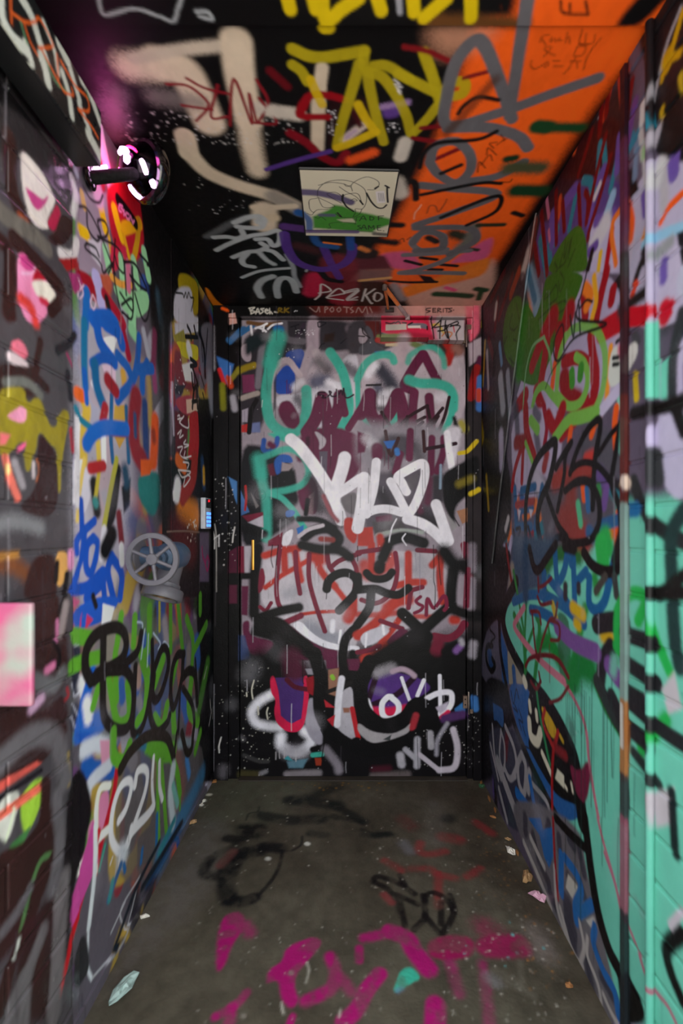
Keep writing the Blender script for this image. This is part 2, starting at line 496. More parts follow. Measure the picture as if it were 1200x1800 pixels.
S(10, 'K', '920,790 1010,940')
S(112, 'W', '55,455 35,700 -10,960', 0.12)
S(86, 'W', '178,300 150,560 80,820', 0.12)
S(80, 'W', '80,810 180,775 300,770 430,805', 0.12)
S(80, 'W', '320,495 400,640 480,800', 0.12)
S(84, 'W', '480,595 430,500 395,445 510,370 640,312 668,400 640,540 570,720 500,830', 0.12)
S(100, 'W', '490,870 640,920 760,1000 870,1110', 0.14)
S(100, 'W', '778,725 840,900 905,1090', 0.14)
Pg((92, 86, 92), '480,480 600,395 605,470 540,600 505,560', 8)
S(14, 'W', '380,870 335,960 312,1060 300,1135', 0.4)
S(13, 'W', '470,1020 440,1070 480,1135', 0.4)
many(4, (60, 56, 62), '''415,380 412,540
640,380 645,640
20,560 15,760
665,300 668,560''', 0.2, 0.8)
tile(420, 960, 5.714)                                                # face, left half
Pg((198, 190, 198), '200,60 640,0 1210,60 1210,1050 1000,1045 860,1010 680,930 520,790 300,660 200,520', 14)
S(100, (150, 150, 160), '480,480 620,430', 0.9, 0.6)
S(140, (150, 150, 162), '700,810 860,900 980,930', 0.8, 0.9)
S(50, 'W', '940,760 935,850', 0.5)
S(26, 'W', '1020,850 1005,970', 0.4)
Pg('m', '0,0 50,0 55,280 0,280', 4)
Pg((190, 182, 190), '55,0 125,0 115,280 58,275', 8)
S(110, 'K', '190,20 160,300 150,680', 0.4)
S(64, 'K', '20,300 170,300', 0.4)
Pg('M', '25,400 95,400 85,700 25,690', 10)
Pg('m', '205,230 245,215 268,330 240,440 185,490', 8)
many(70, 'R', '''260,95 420,45 600,20
450,40 460,240
560,40 590,200 620,340
790,90 800,200 860,300 960,400''', 0.45)
S(120, 'R', '740,100 830,130', 0.5)
S(50, 'R', '265,415 420,300 560,220 700,140', 0.5)
S(56, 'R', '900,340 980,430 1070,545', 0.45)
S(34, 'R', '620,685 800,662 980,655', 0.5)
S(120, 'R', '1100,720 1150,620 1210,560', 0.4)
many(46, 'm', '''412,0 390,200 375,420 390,560 430,640
705,80 702,320 760,560 862,855
568,60 575,250 612,475
885,80 905,200 955,270
930,205 1020,140 1210,75
1140,140 1180,250 1160,420''', 0.12)
S(36, 'm', '210,610 268,645 322,570', 0.2)
Pg('M', '430,760 520,795 680,935 860,1025 1010,1050 1030,1150 800,1150 640,960', 8)
Pg('W', '520,790 680,930 860,1020 1010,1047 1210,1052 1210,1000 1050,1000 860,955 720,865 620,745', 5)
S(60, 'm', '460,770 620,700', 0.3)
Pg('M', '30,760 110,740 100,900 360,950 360,1060 260,1115 130,1115 40,920', 12)
S(92, 'K', '170,730 400,655 600,615', 0.35)
Pg('K', '105,890 160,720 300,690 440,720 570,850 720,950 800,1060 830,1150 520,1150 600,1080 480,1090 300,1130 160,1150 270,1090 370,960 150,905', 16)
Pg('M', '500,1143 600,1080 700,1143', 20, 0.8)
S(84, 'K', '880,430 900,350 980,285 1080,268 1160,310 1188,390 1160,480 1080,570 1005,645', 0.16)
S(88, 'K', '1210,790 1120,870 1060,960 1035,1150', 0.2)
S(80, 'K', '1140,1080 1130,1150', 0.3)
S(96, 'K', '630,-10 800,30 1000,40 1110,110', 0.4)
many(8, 'K', '''335,-10 322,120 340,215
392,-10 372,200 382,315
1190,0 1190,150
880,460 875,530''')
drips((110, 100, 110), (740, 760, 800, 880), 180, 420, 4, 9, 0.6)
Pg((60, 76, 120), '0,890 60,900 120,1143 0,1143', 12, 0.8)
tile(630, 960, 5.714)                                                # face, right half
Pg((192, 184, 192), '-10,40 900,60 920,300 900,560 640,760 420,860 -10,1060', 14)
S(80, (150, 148, 160), '420,160 520,230', 0.9, 0.7)
S(90, (160, 156, 166), '620,150 610,330', 0.9, 0.5)
S(60, (220, 215, 220), '100,480 240,490', 0.8, 0.8)
many(72, 'R', '''130,-10 130,240
500,80 500,350
390,395 520,365 650,365
740,190 800,120
830,80 815,300 840,560''', 0.4)
S(110, 'R', '290,620 400,550 500,540', 0.5)
S(60, 'R', '500,560 510,450', 0.4)
S(92, 'R', '-10,900 150,790 330,600 430,540', 0.35)
S(62, 'R', '230,970 330,850 410,730', 0.4)
S(56, 'R', '-10,685 200,690 390,670', 0.6, 0.9)
S(50, 'R', '570,705 800,715', 0.6, 0.9)
S(90, 'R', '950,740 980,740', 0.5)
S(90, 'R', '60,1130 250,1000', 0.5)
S(110, 'R', '60,190 90,290 300,200 330,110', 0.6, 0.9)
Pg((206, 202, 212), '10,930 60,860 240,800 330,850 200,950 60,1020', 10)
S(20, 'W', '80,880 70,1010', 0.5)
S(26, 'W', '245,800 255,880', 0.5)
many(46, 'm', '''-10,65 120,45 240,30
370,70 388,250 350,430 250,540 150,575 30,540
590,40 770,52
540,440 640,412
525,460 500,620
220,750 440,830
-10,1065 110,1045 210,1005''', 0.14)
many(72, 'm', '''1060,-10 1085,100
1100,290 1085,640
760,905 900,925 1000,870 1060,780''', 0.14)
S(110, 'm', '800,960 770,1060', 0.5)
Pg('M', '290,940 420,815 515,850 440,955 300,1000', 8)
S(110, 'K', '290,10 240,120', 0.4)
S(112, 'K', '212,195 208,225', 0.25)
S(76, 'K', '80,270 130,318 210,332 290,312 335,262', 0.2)
S(80, 'K', '-20,440 100,430 180,432 280,472 380,490 450,462 500,420', 0.18)
S(86, 'K', '125,470 112,600 70,680 -10,790', 0.2)
S(70, 'K', '0,300 5,420', 0.3)
S(112, 'K', '440,675 560,785 690,910', 0.2)
S(112, 'K', '925,600 800,705 680,815', 0.25)
S(112, 'K', '950,250 930,420 925,600', 0.35)
S(150, 'K', '860,60 960,180 1080,190', 0.6)
Pg('K', '90,1150 300,1000 480,870 600,770 720,880 730,1000 700,1060 780,1150', 16)
S(110, 'K', '960,640 1080,680 1200,690', 0.5)
S(100, 'K', '1080,230 1210,220', 0.6)
S(60, 'K', '860,1060 980,985', 0.5)
S(90, 'K', '930,1120 1180,1140', 0.4)
S(60, (130, 90, 156), '980,1050 1020,1010', 0.7)
S(50, (170, 164, 172), '1030,950 1040,980', 0.8)
S(32, (124, 30, 60), '622,508 578,548 600,580 645,605 620,645 560,672', 0.12)
S(36, (124, 30, 60), '680,692 692,530 758,622 858,500 885,600 862,642', 0.12)
many(8, 'K', '''752,-10 756,180 755,340 770,430 765,635
800,60 812,250 828,388''')
many(5, (130, 130, 150), '''570,60 580,250
615,70 615,480''', 0.3, 0.7)
tile(0, 0, 1)
Pg('K', '640,1150 700,1118 760,1150 832,1178 832,1262 790,1272 760,1236 720,1205 690,1190 650,1200', 10)
Pg('K', '424,1140 510,1148 548,1185 500,1232 424,1262', 14)
tile(420, 1160, 5.714)                                               # foot of the leaf, left
S(80, 'W', '330,345 210,415 130,520 165,625 260,660 410,675', 0.75)
S(92, 'W', '420,770 420,850 500,915 600,925 700,860 720,780 660,715', 0.75)
S(120, (150, 144, 152), '480,920 640,930', 0.9, 0.7)
Pg((164, 158, 170), '690,390 760,380 800,640 840,720 835,880 720,800 655,660', 12)
Pg('C', '310,170 350,150 400,320 420,560 530,620 630,570 650,350 640,170 690,150 705,360 662,640 600,725 480,725 375,640 350,520 372,400 318,330', 5)
Pg((74, 46, 110), '365,180 645,170 652,350 625,590 530,640 485,618 418,560 400,330', 4)
S(190, (78, 26, 48), '520,-20 560,120', 0.6)
Pg('K', '-10,-10 420,-10 400,120 300,200 100,300 -10,300', 30)
S(46, (84, 22, 38), '480,200 560,270 680,295', 0.2)
Pg((142, 26, 36), '670,185 770,150 775,375 690,330', 6)
Pg((156, 150, 160), '665,90 780,85 765,150 690,145', 8)
S(134, 'K', '760,-60 820,180 812,450 860,620 970,750 1210,890', 0.14)
Pg('M', '870,-10 1210,-10 1210,110 880,85', 10)
Pg((152, 108, 88), '895,100 1005,80 985,370 900,340', 8)
S(40, (140, 190, 60), '935,165 945,185', 0.4)
S(90, 'K', '1035,-20 1060,120 1090,210', 0.3)
S(40, 'k', '890,320 1000,280 1120,230', 0.3)
Pg((186, 180, 188), '1050,300 1140,260 1150,480 1190,830 1040,740 960,660 990,400', 8)
S(62, 'W', '1030,190 1000,400 985,650', 0.3)
Pg((190, 44, 56), '855,400 965,480 870,475', 6)
Pg((190, 44, 56), '885,600 965,550 945,670', 6)
Pg((150, 100, 80), '1040,480 1110,480 1110,530 1050,530', 10)
S(46, (188, 40, 48), '1135,490 1195,790', 0.25)
Pg((62, 146, 156), '450,995 490,960 545,1015 500,1010', 5)
Pg((92, 128, 144), '480,1020 690,990 640,1085 500,1085', 14)
S(48, 'T', '740,955 835,945', 0.2, 0.9)
S(60, 'K', '740,900 830,880', 0.4)
Pg((152, 56, 36), '760,985 832,985 822,1060 772,1060', 6)
S(60, (126, 118, 122), '480,1150 620,1140 800,1135', 0.7)
S(76, (134, 126, 134), '870,900 980,1040 1000,1110', 0.7)
S(40, (58, 56, 56), '50,960 200,1015 290,1015', 0.5)
S(60, (66, 60, 36), '20,1140 200,1150', 0.8)
S(40, (120, 116, 120), '220,1140 270,1120', 0.7)
dots((210, 205, 190), 30, 20, 320, 1100, 60, 2, 7, 12)
many(12, (214, 208, 190), '''150,205 128,300 138,390
290,480 278,530 288,595
75,330 78,365
190,470 195,550''')
S(8, 'K', '640,0 640,200 650,240')
S(10, 'K', '820,700 855,790 840,920 830,1000', 0.2)
drips((190, 184, 186), (455, 570, 370, 405), 920, 1080, 10, 4)
tile(630, 1160, 5.714)                                               # foot of the leaf, right
Pg('P', '50,350 150,140 330,110 640,190 745,290 560,400 440,500 80,500', 12)
many(56, (42, 16, 36), '''170,180 100,400
550,185 380,350 140,450''', 0.3)
S(90, (154, 148, 154), '190,130 330,80', 0.9)
S(50, (186, 160, 176), '340,115 430,92 510,120 560,160', 0.5)
S(80, 'C', '110,510 300,520 470,490', 0.5)
S(54, 'W', '320,370 395,440 400,520 360,580 290,590 240,540 238,440 290,375 330,372', 0.2)
S(80, 'W', '75,420 105,510', 0.2)
S(32, 'W', '432,180 470,290 512,405', 0.15)
S(38, 'W', '655,205 590,360', 0.2)
S(52, 'W', '690,385 800,335 920,330 935,420 900,490 820,545', 0.3)
S(36, 'W', '815,160 822,540', 0.3)
Pg((190, 180, 196), '770,480 900,420 880,500 820,540', 14)
S(40, 'C', '830,575 900,520', 0.5)
Pg((166, 160, 162), '-10,620 120,720 330,750 470,690 530,620 510,730 360,835 130,845 -10,730', 10)
S(136, 'K', '110,20 35,200 25,380 65,520 200,640 330,648 470,580 550,470', 0.12)
Pg('K', '470,480 555,360 720,400 790,500 835,700 700,740 600,720 530,580', 8)
S(60, (176, 50, 60), '575,560 540,680', 0.5)
Pg((62, 66, 66), '245,800 330,750 315,810', 6)
Pg((206, 28, 30), '-10,700 45,850 -10,850', 4)
S(140, 'K', '-20,850 120,910 350,870 550,790 720,690', 0.14)
Pg((54, 110, 166), '965,490 1080,400 1080,530 970,520', 10)
S(80, (76, 46, 92), '860,590 1050,545', 0.5)
S(60, (60, 110, 170), '1150,370 1160,470', 0.4)
S(60, (176, 172, 180), '590,800 585,1065', 0.5)
S(50, (176, 172, 180), '470,900 570,990', 0.5)
S(44, 'w', '610,950 790,1095', 0.3)
S(58, 'w', '950,700 992,880 962,1075 810,1108', 0.4)
S(72, (180, 175, 182), '418,960 432,1050', 0.5)
S(62, (170, 166, 172), '718,740 728,870', 0.4)
S(38, (150, 146, 156), '890,640 795,800 782,950', 0.8)
S(70, (96, 86, 86), '150,1165 490,1150', 0.7)
S(60, (76, 26, 40), '150,1100 300,1090', 0.9, 0.8)
dots((200, 196, 190), 560, 700, 1080, 1080, 40, 2, 6, 21)
many(5, 'K', '590,780 600,1200\n690,700 690,880\n640,740 640,860')
# frame, lintel and their lettering
tile(260, 420, 6)
S(60, (52, 100, 150), '870,1090 1010,950', 0.4)
Pg((214, 160, 150), '862,810 930,800 945,900 862,915', 5)
Pg((60, 110, 180), '740,1260 910,1330 860,1560 800,1500', 14)
S(50, (140, 130, 40), '870,1500 960,1390', 0.5)
S(40, (206, 40, 46), '770,1400 820,1540', 0.5)
S(50, (200, 70, 30), '860,1480 880,1560', 0.6)
S(56, (120, 120, 26), '800,1560 810,1800', 0.6)
S(60, (150, 146, 156), '680,960 690,1380', 0.8)
S(60, (160, 156, 166), '900,1680 920,1800', 0.6)
S(30, 'O', '800,760 850,780', 0.6)
tile(300, 820, 7.5)
Pg((74, 124, 180), '770,140 880,200 880,500 850,420', 8)
Pg((78, 28, 48), '780,1120 880,1060 880,1400 770,1400', 10)
Pg((84, 30, 52), '780,1560 880,1560 880,1800 780,1800', 14)
many(12, (196, 190, 184), '''545,640 545,1460
600,760 620,960 622,1640''', 0.3, 0.8)
many(14, (206, 202, 200), '''580,860 600,960 598,1080
575,965 660,900
655,910 655,1050''', 0.3)
dots((214, 210, 205), 590, 150, 870, 1300, 46, 3, 10, 30)
S(16, (214, 208, 200), '850,800 828,920 820,1000', 0.3)
tile(280, 1200, 6)
dots((200, 196, 186), 600, 0, 840, 900, 24, 2, 6, 31)
S(12, (206, 202, 196), '668,550 645,640 648,710', 0.3)
S(90, (84, 80, 84), '690,880 690,930', 0.9)
S(14, (120, 118, 124), '590,0 585,900', 0.6)
tile(400, 490, 4.615)
many(9, (216, 210, 200), '''185,255 200,300
180,255 225,250 200,272 230,285 195,300
235,300 250,258 268,300
240,285 262,285
300,258 275,262 295,280 275,298
310,275 335,275 320,262 308,280 325,298 338,292
345,258 348,300 352,282 368,300
385,285 405,290''')
many(10, (120, 96, 30), '''415,290 420,255 445,262 425,275 450,288
465,290 468,252 470,270 500,255 472,270 500,290''')
dots('W', 545, 265, 580, 285, 3, 3, 6, 3)
many(7, (150, 120, 116), '''668,250 720,285 740,245 750,285
790,290 792,245 815,255 795,268
830,265 850,248 862,270 845,285 830,268
885,265 905,248 918,270 900,285 886,268
940,245 985,250
965,250 965,290
1010,248 995,262 1020,280 1000,292
1040,290 1060,250 1090,290 1120,245 1135,300
1150,250 1170,290''')
tile(640, 490, 5.714)
many(10, 'K', '''660,315 620,320 615,335 655,345 620,360
680,318 680,355
680,318 710,318
680,335 705,335
680,355 712,355
728,358 730,318 760,325 732,338 765,355
785,318 785,355
800,318 835,318
818,318 818,355
870,315 840,322 868,345 835,355
885,335 888,336''')
Pg((216, 60, 100), '1000,290 1140,300 1130,560 1030,560', 30, 0.6)
tile(780, 480, 6.667)
Pg((220, 96, 120), '330,410 390,410 400,700 340,800 280,820', 20)
Pg((176, 160, 170), '280,840 420,780 420,1020 290,1100', 16)
S(60, (80, 30, 60), '400,1020 370,1140', 0.5)
S(76, (150, 30, 30), '370,1130 330,1300 310,1470', 0.3)
S(80, (66, 112, 180), '410,1260 400,1600', 0.4)
S(60, (200, 70, 50), '390,1400 390,1500', 0.5)
S(24, (170, 140, 40), '430,600 430,660', 0.5)
tile(600, 900, 2)
S(24, (130, 120, 130), '455,120 455,200', 0.7)
S(26, (150, 140, 150), '452,240 450,330', 0.6)
S(14, 'm', '445,200 440,330', 0.4)
S(24, (150, 144, 152), '460,460 455,500', 0.7)
dots((200, 196, 190), 440, 700, 480, 900, 20, 0.8, 1.6, 8)
mottle(BACK, 110, 120, 260, 61, ((20, 18, 20), (70, 64, 70), (225, 220, 228)))
BACK.grime(0.2, 14, 55)
BACK.grime(0.12, 90, 65)

# ------------------------------------------------------------------ left side of the recess
PL = [(25, 80, 165), (150, 25, 40), (200, 165, 50), (190, 185, 200), (20, 18, 22), (90, 150, 60), (110, 60, 120), (210, 90, 40)]
scribble(LEFT, 0.9, 0.0, 2.18, 2.1, 120, PL, 3, 0.012, 0.04)
scribble(LEFT, 0.0, 0.0, 0.85, 2.1, 60, [(82, 78, 82), (50, 30, 30), (60, 56, 60), (160, 70, 100), (140, 128, 40), (190, 180, 185), (46, 26, 26)], 4, 0.02, 0.07)
on(LEFT)
tile(0, 0, 1)
Pg((70, 66, 70), '-600,-400 126,-100 126,2000 -600,2400', 3)
Pg((80, 74, 84), '126,300 375,500 375,1370 126,1830', 4, 0.35)
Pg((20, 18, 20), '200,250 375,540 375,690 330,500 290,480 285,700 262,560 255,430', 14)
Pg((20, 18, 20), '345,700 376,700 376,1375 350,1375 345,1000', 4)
Pg((184, 178, 192), '126,540 170,520 215,600 235,760 240,900 205,1060 126,1120', 24, 0.75)
Pg((120, 108, 130), '215,560 262,560 258,800 240,940 225,760', 24, 0.6)
Pg((176, 176, 186), '150,1080 215,1060 240,1200 200,1330 140,1300', 30, 0.5)
tile(120, 330, 4.615)
Pg((152, 134, 152), '50,40 330,40 340,700 50,700', 20)
Pg((176, 24, 42), '300,-60 560,-40 600,260 620,450 560,620 400,560 330,300', 20)  # red zone below the lamp, its red light put into the wall colour
Pg('K', '600,-60 1200,0 1200,700 900,690 870,1108 720,1108 680,600 610,450', 24)
S(50, (210, 165, 96), '110,50 130,150', 0.3)
many(66, (236, 184, 20), '''270,180 300,330
95,340 150,380
375,180 400,280 435,400''', 0.25)
S(34, (214, 160, 24), '440,350 495,570', 0.2)
S(60, (226, 170, 20), '450,330 580,290', 0.25)
S(44, (200, 150, 24), '575,280 560,430 530,585', 0.2)
S(30, (210, 170, 50), '330,400 345,520', 0.3)
S(110, (216, 172, 204), '240,30 245,80', 0.4)
Pg((196, 188, 202), '160,420 265,420 265,650 190,560', 8)
Pg((178, 168, 216), '195,640 260,690 315,1030 250,1000 185,720', 8)
Pg((150, 22, 36), '50,640 200,720 240,950 180,900 50,720', 8)
Pg((156, 52, 106), '-10,690 90,700 135,830 40,860', 6)
Pg((190, 40, 70), '340,470 470,480 470,600 350,700', 14)
many(64, (148, 208, 158), '''300,500 330,660
430,580 440,740
530,600 560,780
615,530 650,720''', 0.2)
Pg((142, 200, 150), '345,760 500,850 640,820 665,980 560,1070 440,1000', 10)
S(80, (148, 208, 158), '520,990 520,1108', 0.2)
S(36, (216, 152, 62), '350,720 420,780 510,790', 0.3)
S(50, (202, 112, 142), '485,620 490,820', 0.3)
S(56, (164, 26, 48), '290,860 420,1050 450,1108', 0.2)
S(46, 'k', '310,900 335,1000', 0.4)
S(74, (26, 98, 176), '150,850 140,1108', 0.2)
S(90, (26, 92, 184), '200,1060 330,1060 380,1108', 0.2)
many(9, (232, 200, 220), '''75,740 120,850 90,900 70,860 125,790
200,870 222,930 205,985 180,930 195,872''', 0.2)
many(15, (24, 20, 26), '''75,150 150,170 240,330 330,560 380,700
150,200 160,330 230,430 262,380 238,272 290,270 322,340 300,400 240,400 380,470 440,560 452,690 400,640 380,560
150,450 138,490 230,570 270,630
150,450 220,490 250,560
270,640 290,690 360,610 325,695
380,420 370,700 420,980 445,1015
450,600 540,620 620,780 632,832 570,790 500,710
455,600 470,870
580,540 690,660
640,625 660,640 690,740
420,850 520,1000 512,900 430,950
520,640 520,1045 440,1010
540,860 600,1060 640,1060 662,930
690,700 720,900 700,1000
120,-10 180,90 250,120 280,60''', 0.15)
S(60, 'K', '405,100 470,180 545,290', 0.2)
many(9, (236, 140, 196), '''440,150 415,140 412,185 432,195
425,165 438,172
455,185 440,185 462,215 448,222
490,215 468,205 475,250 492,250
495,262 505,228 515,270
520,262 522,290 535,268''', 0.2)
Pg((172, 148, 26), '880,700 950,695 1052,770 1052,1030 1000,1030 1000,900 890,850', 14)
Pg((206, 202, 216), '848,880 900,800 1000,810 1002,1040 1052,1050 1052,1110 848,1110', 16)
S(8, 'K', '865,852 920,860 930,890 945,850 955,895 970,850 985,890 1012,900 990,1000', 0.2)
S(60, (60, 90, 110), '730,880 760,1100', 0.9, 0.7)
tile(120, 570, 4.615)
Pg((206, 202, 214), '855,-10 1052,-10 1052,60 860,90', 10)
Pg((150, 140, 52), '845,90 930,40 945,150 880,160', 10)
Pg((206, 192, 40), '858,130 1000,160 1052,180 1052,312 910,262 900,200', 6)
S(60, 'W', '970,190 980,230', 0.4)
Pg((122, 48, 60), '850,200 900,220 920,330 940,460 1000,480 1000,560 860,480', 20)
Pg('W', '915,330 1000,300 1010,470 940,455', 14)
Pg((46, 46, 58), '860,500 950,490 905,575 860,560', 10)
Pg((168, 62, 78), '865,600 1000,560 1010,720 950,760 865,660', 12)
Pg((218, 184, 164), '948,610 1052,600 1045,700 955,725', 8)
Pg((92, 30, 42), '855,700 965,740 955,1110 865,1110', 16)
Pg((172, 40, 46), '968,725 1056,685 1062,1110 955,1110 982,900', 6)
S(20, (178, 166, 184), '838,480 838,650 848,890', 0.4)
many(19, 'K', '''960,15 985,70 990,125
945,100 1040,105
1015,20 1030,100
985,280 1035,325 985,340
995,400 1008,520 1040,490
1000,350 1050,500
1012,530 1000,680
1035,510 1042,680
1000,630 1042,620''', 0.15)
many(7, (222, 214, 216), '''880,745 895,740 895,800
880,770 920,760
930,745 900,800 965,840 970,770
880,890 910,860 895,920 925,900
945,940 930,970 970,980 935,1000
880,1000 920,995 900,1060 960,1100
940,1030 935,1080 990,1070''', 0.2)
dots('W', 860, 280, 1000, 560, 16, 2, 5, 3)
Pg((118, 112, 124), '1056,-10 1200,-10 1200,420 1110,480 1060,560', 16)
S(90, (152, 152, 168), '1150,470 1170,650', 0.5)
S(26, 'K', '1060,60 1100,200 1110,420', 0.4)
many(12, (30, 28, 38), '''1070,0 1090,300
1130,40 1110,360
1060,360 1100,500
1090,560 1150,800''', 0.3)
S(8, 'r', '1060,270 1075,400 1055,380', 0.2)
S(80, 'K', '1130,900 1130,1108', 0.4)
S(66, 'K', '800,-20 795,500 800,1120', 0.5)
S(50, (140, 60, 104), '690,330 705,520', 0.5)
S(56, (112, 40, 72), '700,80 690,300', 0.5)
S(46, (166, 166, 178), '610,60 650,250', 0.5)
S(60, (152, 20, 50), '440,40 490,260', 0.3)
S(66, (140, 200, 150), '510,40 545,90', 0.4)
Pg('W', '265,110 395,90 385,170 350,270 270,220', 8)
Pg((212, 184, 204), '270,330 385,310 385,490 310,440', 8)
S(40, 'W', '200,480 270,630', 0.4)
Pg('W', '45,740 115,730 95,1110 45,1110', 6)
S(50, 'W', '285,890 290,1110', 0.3)
S(84, (204, 170, 62), '135,640 150,700 130,850 120,1110', 0.3)
Pg((192, 152, 62), '375,655 465,655 465,805 365,795', 8)
Pg((194, 148, 62), '365,890 465,915 415,1010', 8)
S(48, (212, 182, 72), '240,950 250,1110', 0.3)
S(60, (198, 152, 62), '445,400 462,530', 0.4)
S(80, (228, 96, 30), '65,560 110,580', 0.2)
S(70, (26, 108, 152), '130,-10 130,300 140,500', 0.3)
S(46, (26, 90, 180), '130,380 150,630', 0.25)
many(82, (24, 88, 180), '''230,-10 262,150 375,310
300,-10 400,60 435,160''', 0.2)
S(60, 'B', '195,320 280,270 365,300', 0.25)
S(82, (20, 92, 142), '215,330 230,500 285,660', 0.3)
many(58, (26, 88, 170), '''575,110 560,300 520,460 400,610
400,250 480,350 520,450
640,320 605,400 600,530
560,365 680,360''', 0.25)
S(40, (26, 90, 140), '352,560 345,900 360,1110', 0.3)
S(40, (26, 90, 132), '470,680 490,1110', 0.4)
S(60, (36, 60, 112), '620,650 632,1110', 0.4)
S(44, (26, 116, 142), '50,680 100,770 190,845', 0.3)
S(80, (142, 30, 40), '320,450 385,540', 0.25)
S(70, (152, 30, 40), '300,680 280,780', 0.25)
S(60, (126, 32, 42), '350,860 465,875', 0.3)
S(124, (134, 34, 46), '550,600 530,800 545,1000 600,1110', 0.3)
S(36, (40, 70, 110), '540,740 545,900', 0.7)
S(90, (216, 82, 26), '705,790 700,950 690,1110', 0.35)
S(50, (142, 50, 30), '690,880 695,930', 0.7)
S(90, (25, 95, 184), '150,970 200,890 300,840 470,850', 0.25)
tile(120, 810, 4.615)
Pg('W', '35,-10 130,-10 100,300 30,350', 8)
Pg((206, 200, 212), '130,20 205,100 185,280 130,440 95,430', 10)
S(36, (216, 186, 92), '130,-10 90,250 65,480', 0.25)
S(80, 'k', '205,180 235,410', 0.4)
S(80, 'K', '400,80 360,400 325,500', 0.3)
S(36, (192, 172, 52), '252,70 220,310', 0.25)
S(44, (172, 166, 56), '392,-10 340,250 290,530', 0.25)
S(56, (52, 132, 132), '220,330 225,345', 0.5)
S(66, (168, 36, 40), '180,60 285,40', 0.3)
Pg((36, 116, 114), '555,110 740,70 755,300 690,480 580,340', 24)
Pg((214, 88, 26), '585,-10 710,-10 660,110 590,125', 14)
Pg((28, 28, 36), '430,210 505,140 500,360 450,430', 20)
S(60, (114, 36, 46), '410,440 432,650', 0.4)
S(130, (72, 82, 122), '520,490 640,580', 0.9, 0.8)
S(80, (34, 70, 96), '460,80 470,160', 0.7)
many(56, (25, 76, 176), '''100,330 112,570
212,490 120,575 62,650 62,740
130,600 110,760 42,985''', 0.2)
S(56, (25, 76, 176), '200,625 240,690 190,900 145,860 152,690 205,625', 0.2)
S(66, (25, 76, 176), '25,1045 150,1025 280,900 272,990 150,1110', 0.2)
S(54, (25, 76, 176), '275,900 295,1110', 0.2)
many(58, (25, 76, 176), '''352,775 432,920 420,1110
350,775 322,900 365,1110''', 0.2)
S(50, 'W', '430,700 435,820', 0.4)
S(54, (212, 206, 216), '290,560 270,780', 0.4)
S(110, 'K', '355,600 300,720', 0.35)
Pg((26, 22, 25), '760,-10 1062,-10 1062,1110 760,1110', 12)
S(130, (216, 126, 36), '920,410 1020,450', 0.5)
S(80, (154, 46, 42), '1020,-10 1000,150 920,290', 0.25)
S(60, (210, 100, 40), '880,-10 935,60', 0.3)
S(80, 'W', '880,200 870,270', 0.4)
drips('W', (845, 880), 250, 330, 12, 5)
many(8, (206, 200, 200), '''885,75 920,135 985,90 885,75
940,130 930,210 982,140 960,110
925,10 970,20 960,60''', 0.2)
S(150, (82, 26, 32), '880,560 1000,700', 0.8)
dots((214, 208, 200), 960, 480, 1050, 660, 22, 2, 8, 6)
S(6, (140, 116, 104), '800,575 940,570 1062,580', 0.3)
Pg((106, 90, 116), '1066,580 1140,580 1140,980 1066,980', 12, 0.8)
S(12, (154, 30, 92), '1085,700 1090,770 1110,830', 0.2)
S(12, (154, 30, 92), '1130,770 1112,830 1128,890 1142,820 1130,772', 0.2)
S(40, (40, 70, 110), '1085,0 1100,200', 0.7)
S(30, (200, 150, 40), '1098,70 1100,170', 0.6)
tile(120, 1050, 4.615)
Pg((96, 98, 96), '0,260 500,160 1060,160 1060,1108 0,1200', 60, 0.55)
Pg((30, 86, 188), '15,110 230,-10 425,-10 380,100 270,210 40,270', 8)
Pg((188, 86, 128), '10,-10 95,30 40,90', 6)
Pg((202, 52, 92), '110,125 80,255 100,250', 4)
Pg((202, 52, 92), '150,135 202,180 138,265', 4)
Pg('W', '280,50 375,80 345,200 268,240', 8)
S(40, 'k', '200,-10 225,70', 0.3)
many(96, (38, 42, 58), '''60,400 62,450
50,650 55,720
40,930 50,1020''', 0.4)
many(9, (200, 200, 215), '''10,700 40,800 90,740 80,630
10,860 40,900 80,1000 50,1060 10,960
100,1060 140,1080 160,1000
40,390 90,380''', 0.2)
S(96, 'W', '110,700 140,770', 0.5)
S(92, (25, 96, 194), '195,620 115,900 70,1120', 0.25)
S(120, (40, 100, 190), '150,1050 270,1000', 0.4)
S(84, 'W', '150,860 165,970', 0.6)
many(70, (52, 92, 160), '''470,420 480,560
620,350 640,520
730,850 720,1010
560,740 600,620
430,700 440,820
920,800 960,960
1040,360 1050,520''', 0.4)
S(60, (166, 136, 124), '570,590 572,700', 0.5)
S(50, (136, 126, 124), '800,880 800,1010', 0.5)
S(60, (150, 142, 150), '780,200 800,380', 0.7)
S(56, (128, 120, 118), '975,420 970,760', 0.6)
S(40, 'r', '350,660 345,800', 0.4)
Pg((24, 27, 29), '1062,-10 1210,-10 1210,1110 1150,1110 1140,500', 20)
Pg('K', '900,-10 1200,-10 1200,200 1060,200', 40, 0.85)
GREENS = '''430,145 400,350 380,500 390,830
540,165 530,380
660,85 650,400 600,500 640,680 620,970
240,740 200,890
330,650 350,780 400,1010 490,950 480,700
590,450 645,620
560,1010 640,900
700,980 760,1050 800,880
850,920 860,1110
1000,650 980,900 1050,1010
700,700 770,500'''
many(58, 'N', GREENS, 0.2)
many(40, (80, 146, 40), '''830,40 830,430
890,60 930,460
960,170 1010,350 1000,600
1070,-10 1070,120
1120,220 1020,430
840,700 880,520
760,420 700,560''', 0.25)
S(26, (172, 162, 50), '740,40 740,265', 0.3)
S(92, 'N', '45,310 190,335', 0.2)
S(84, 'N', '10,565 120,520 260,480', 0.2)
S(60, (66, 116, 40), '1130,540 1060,900', 0.5)
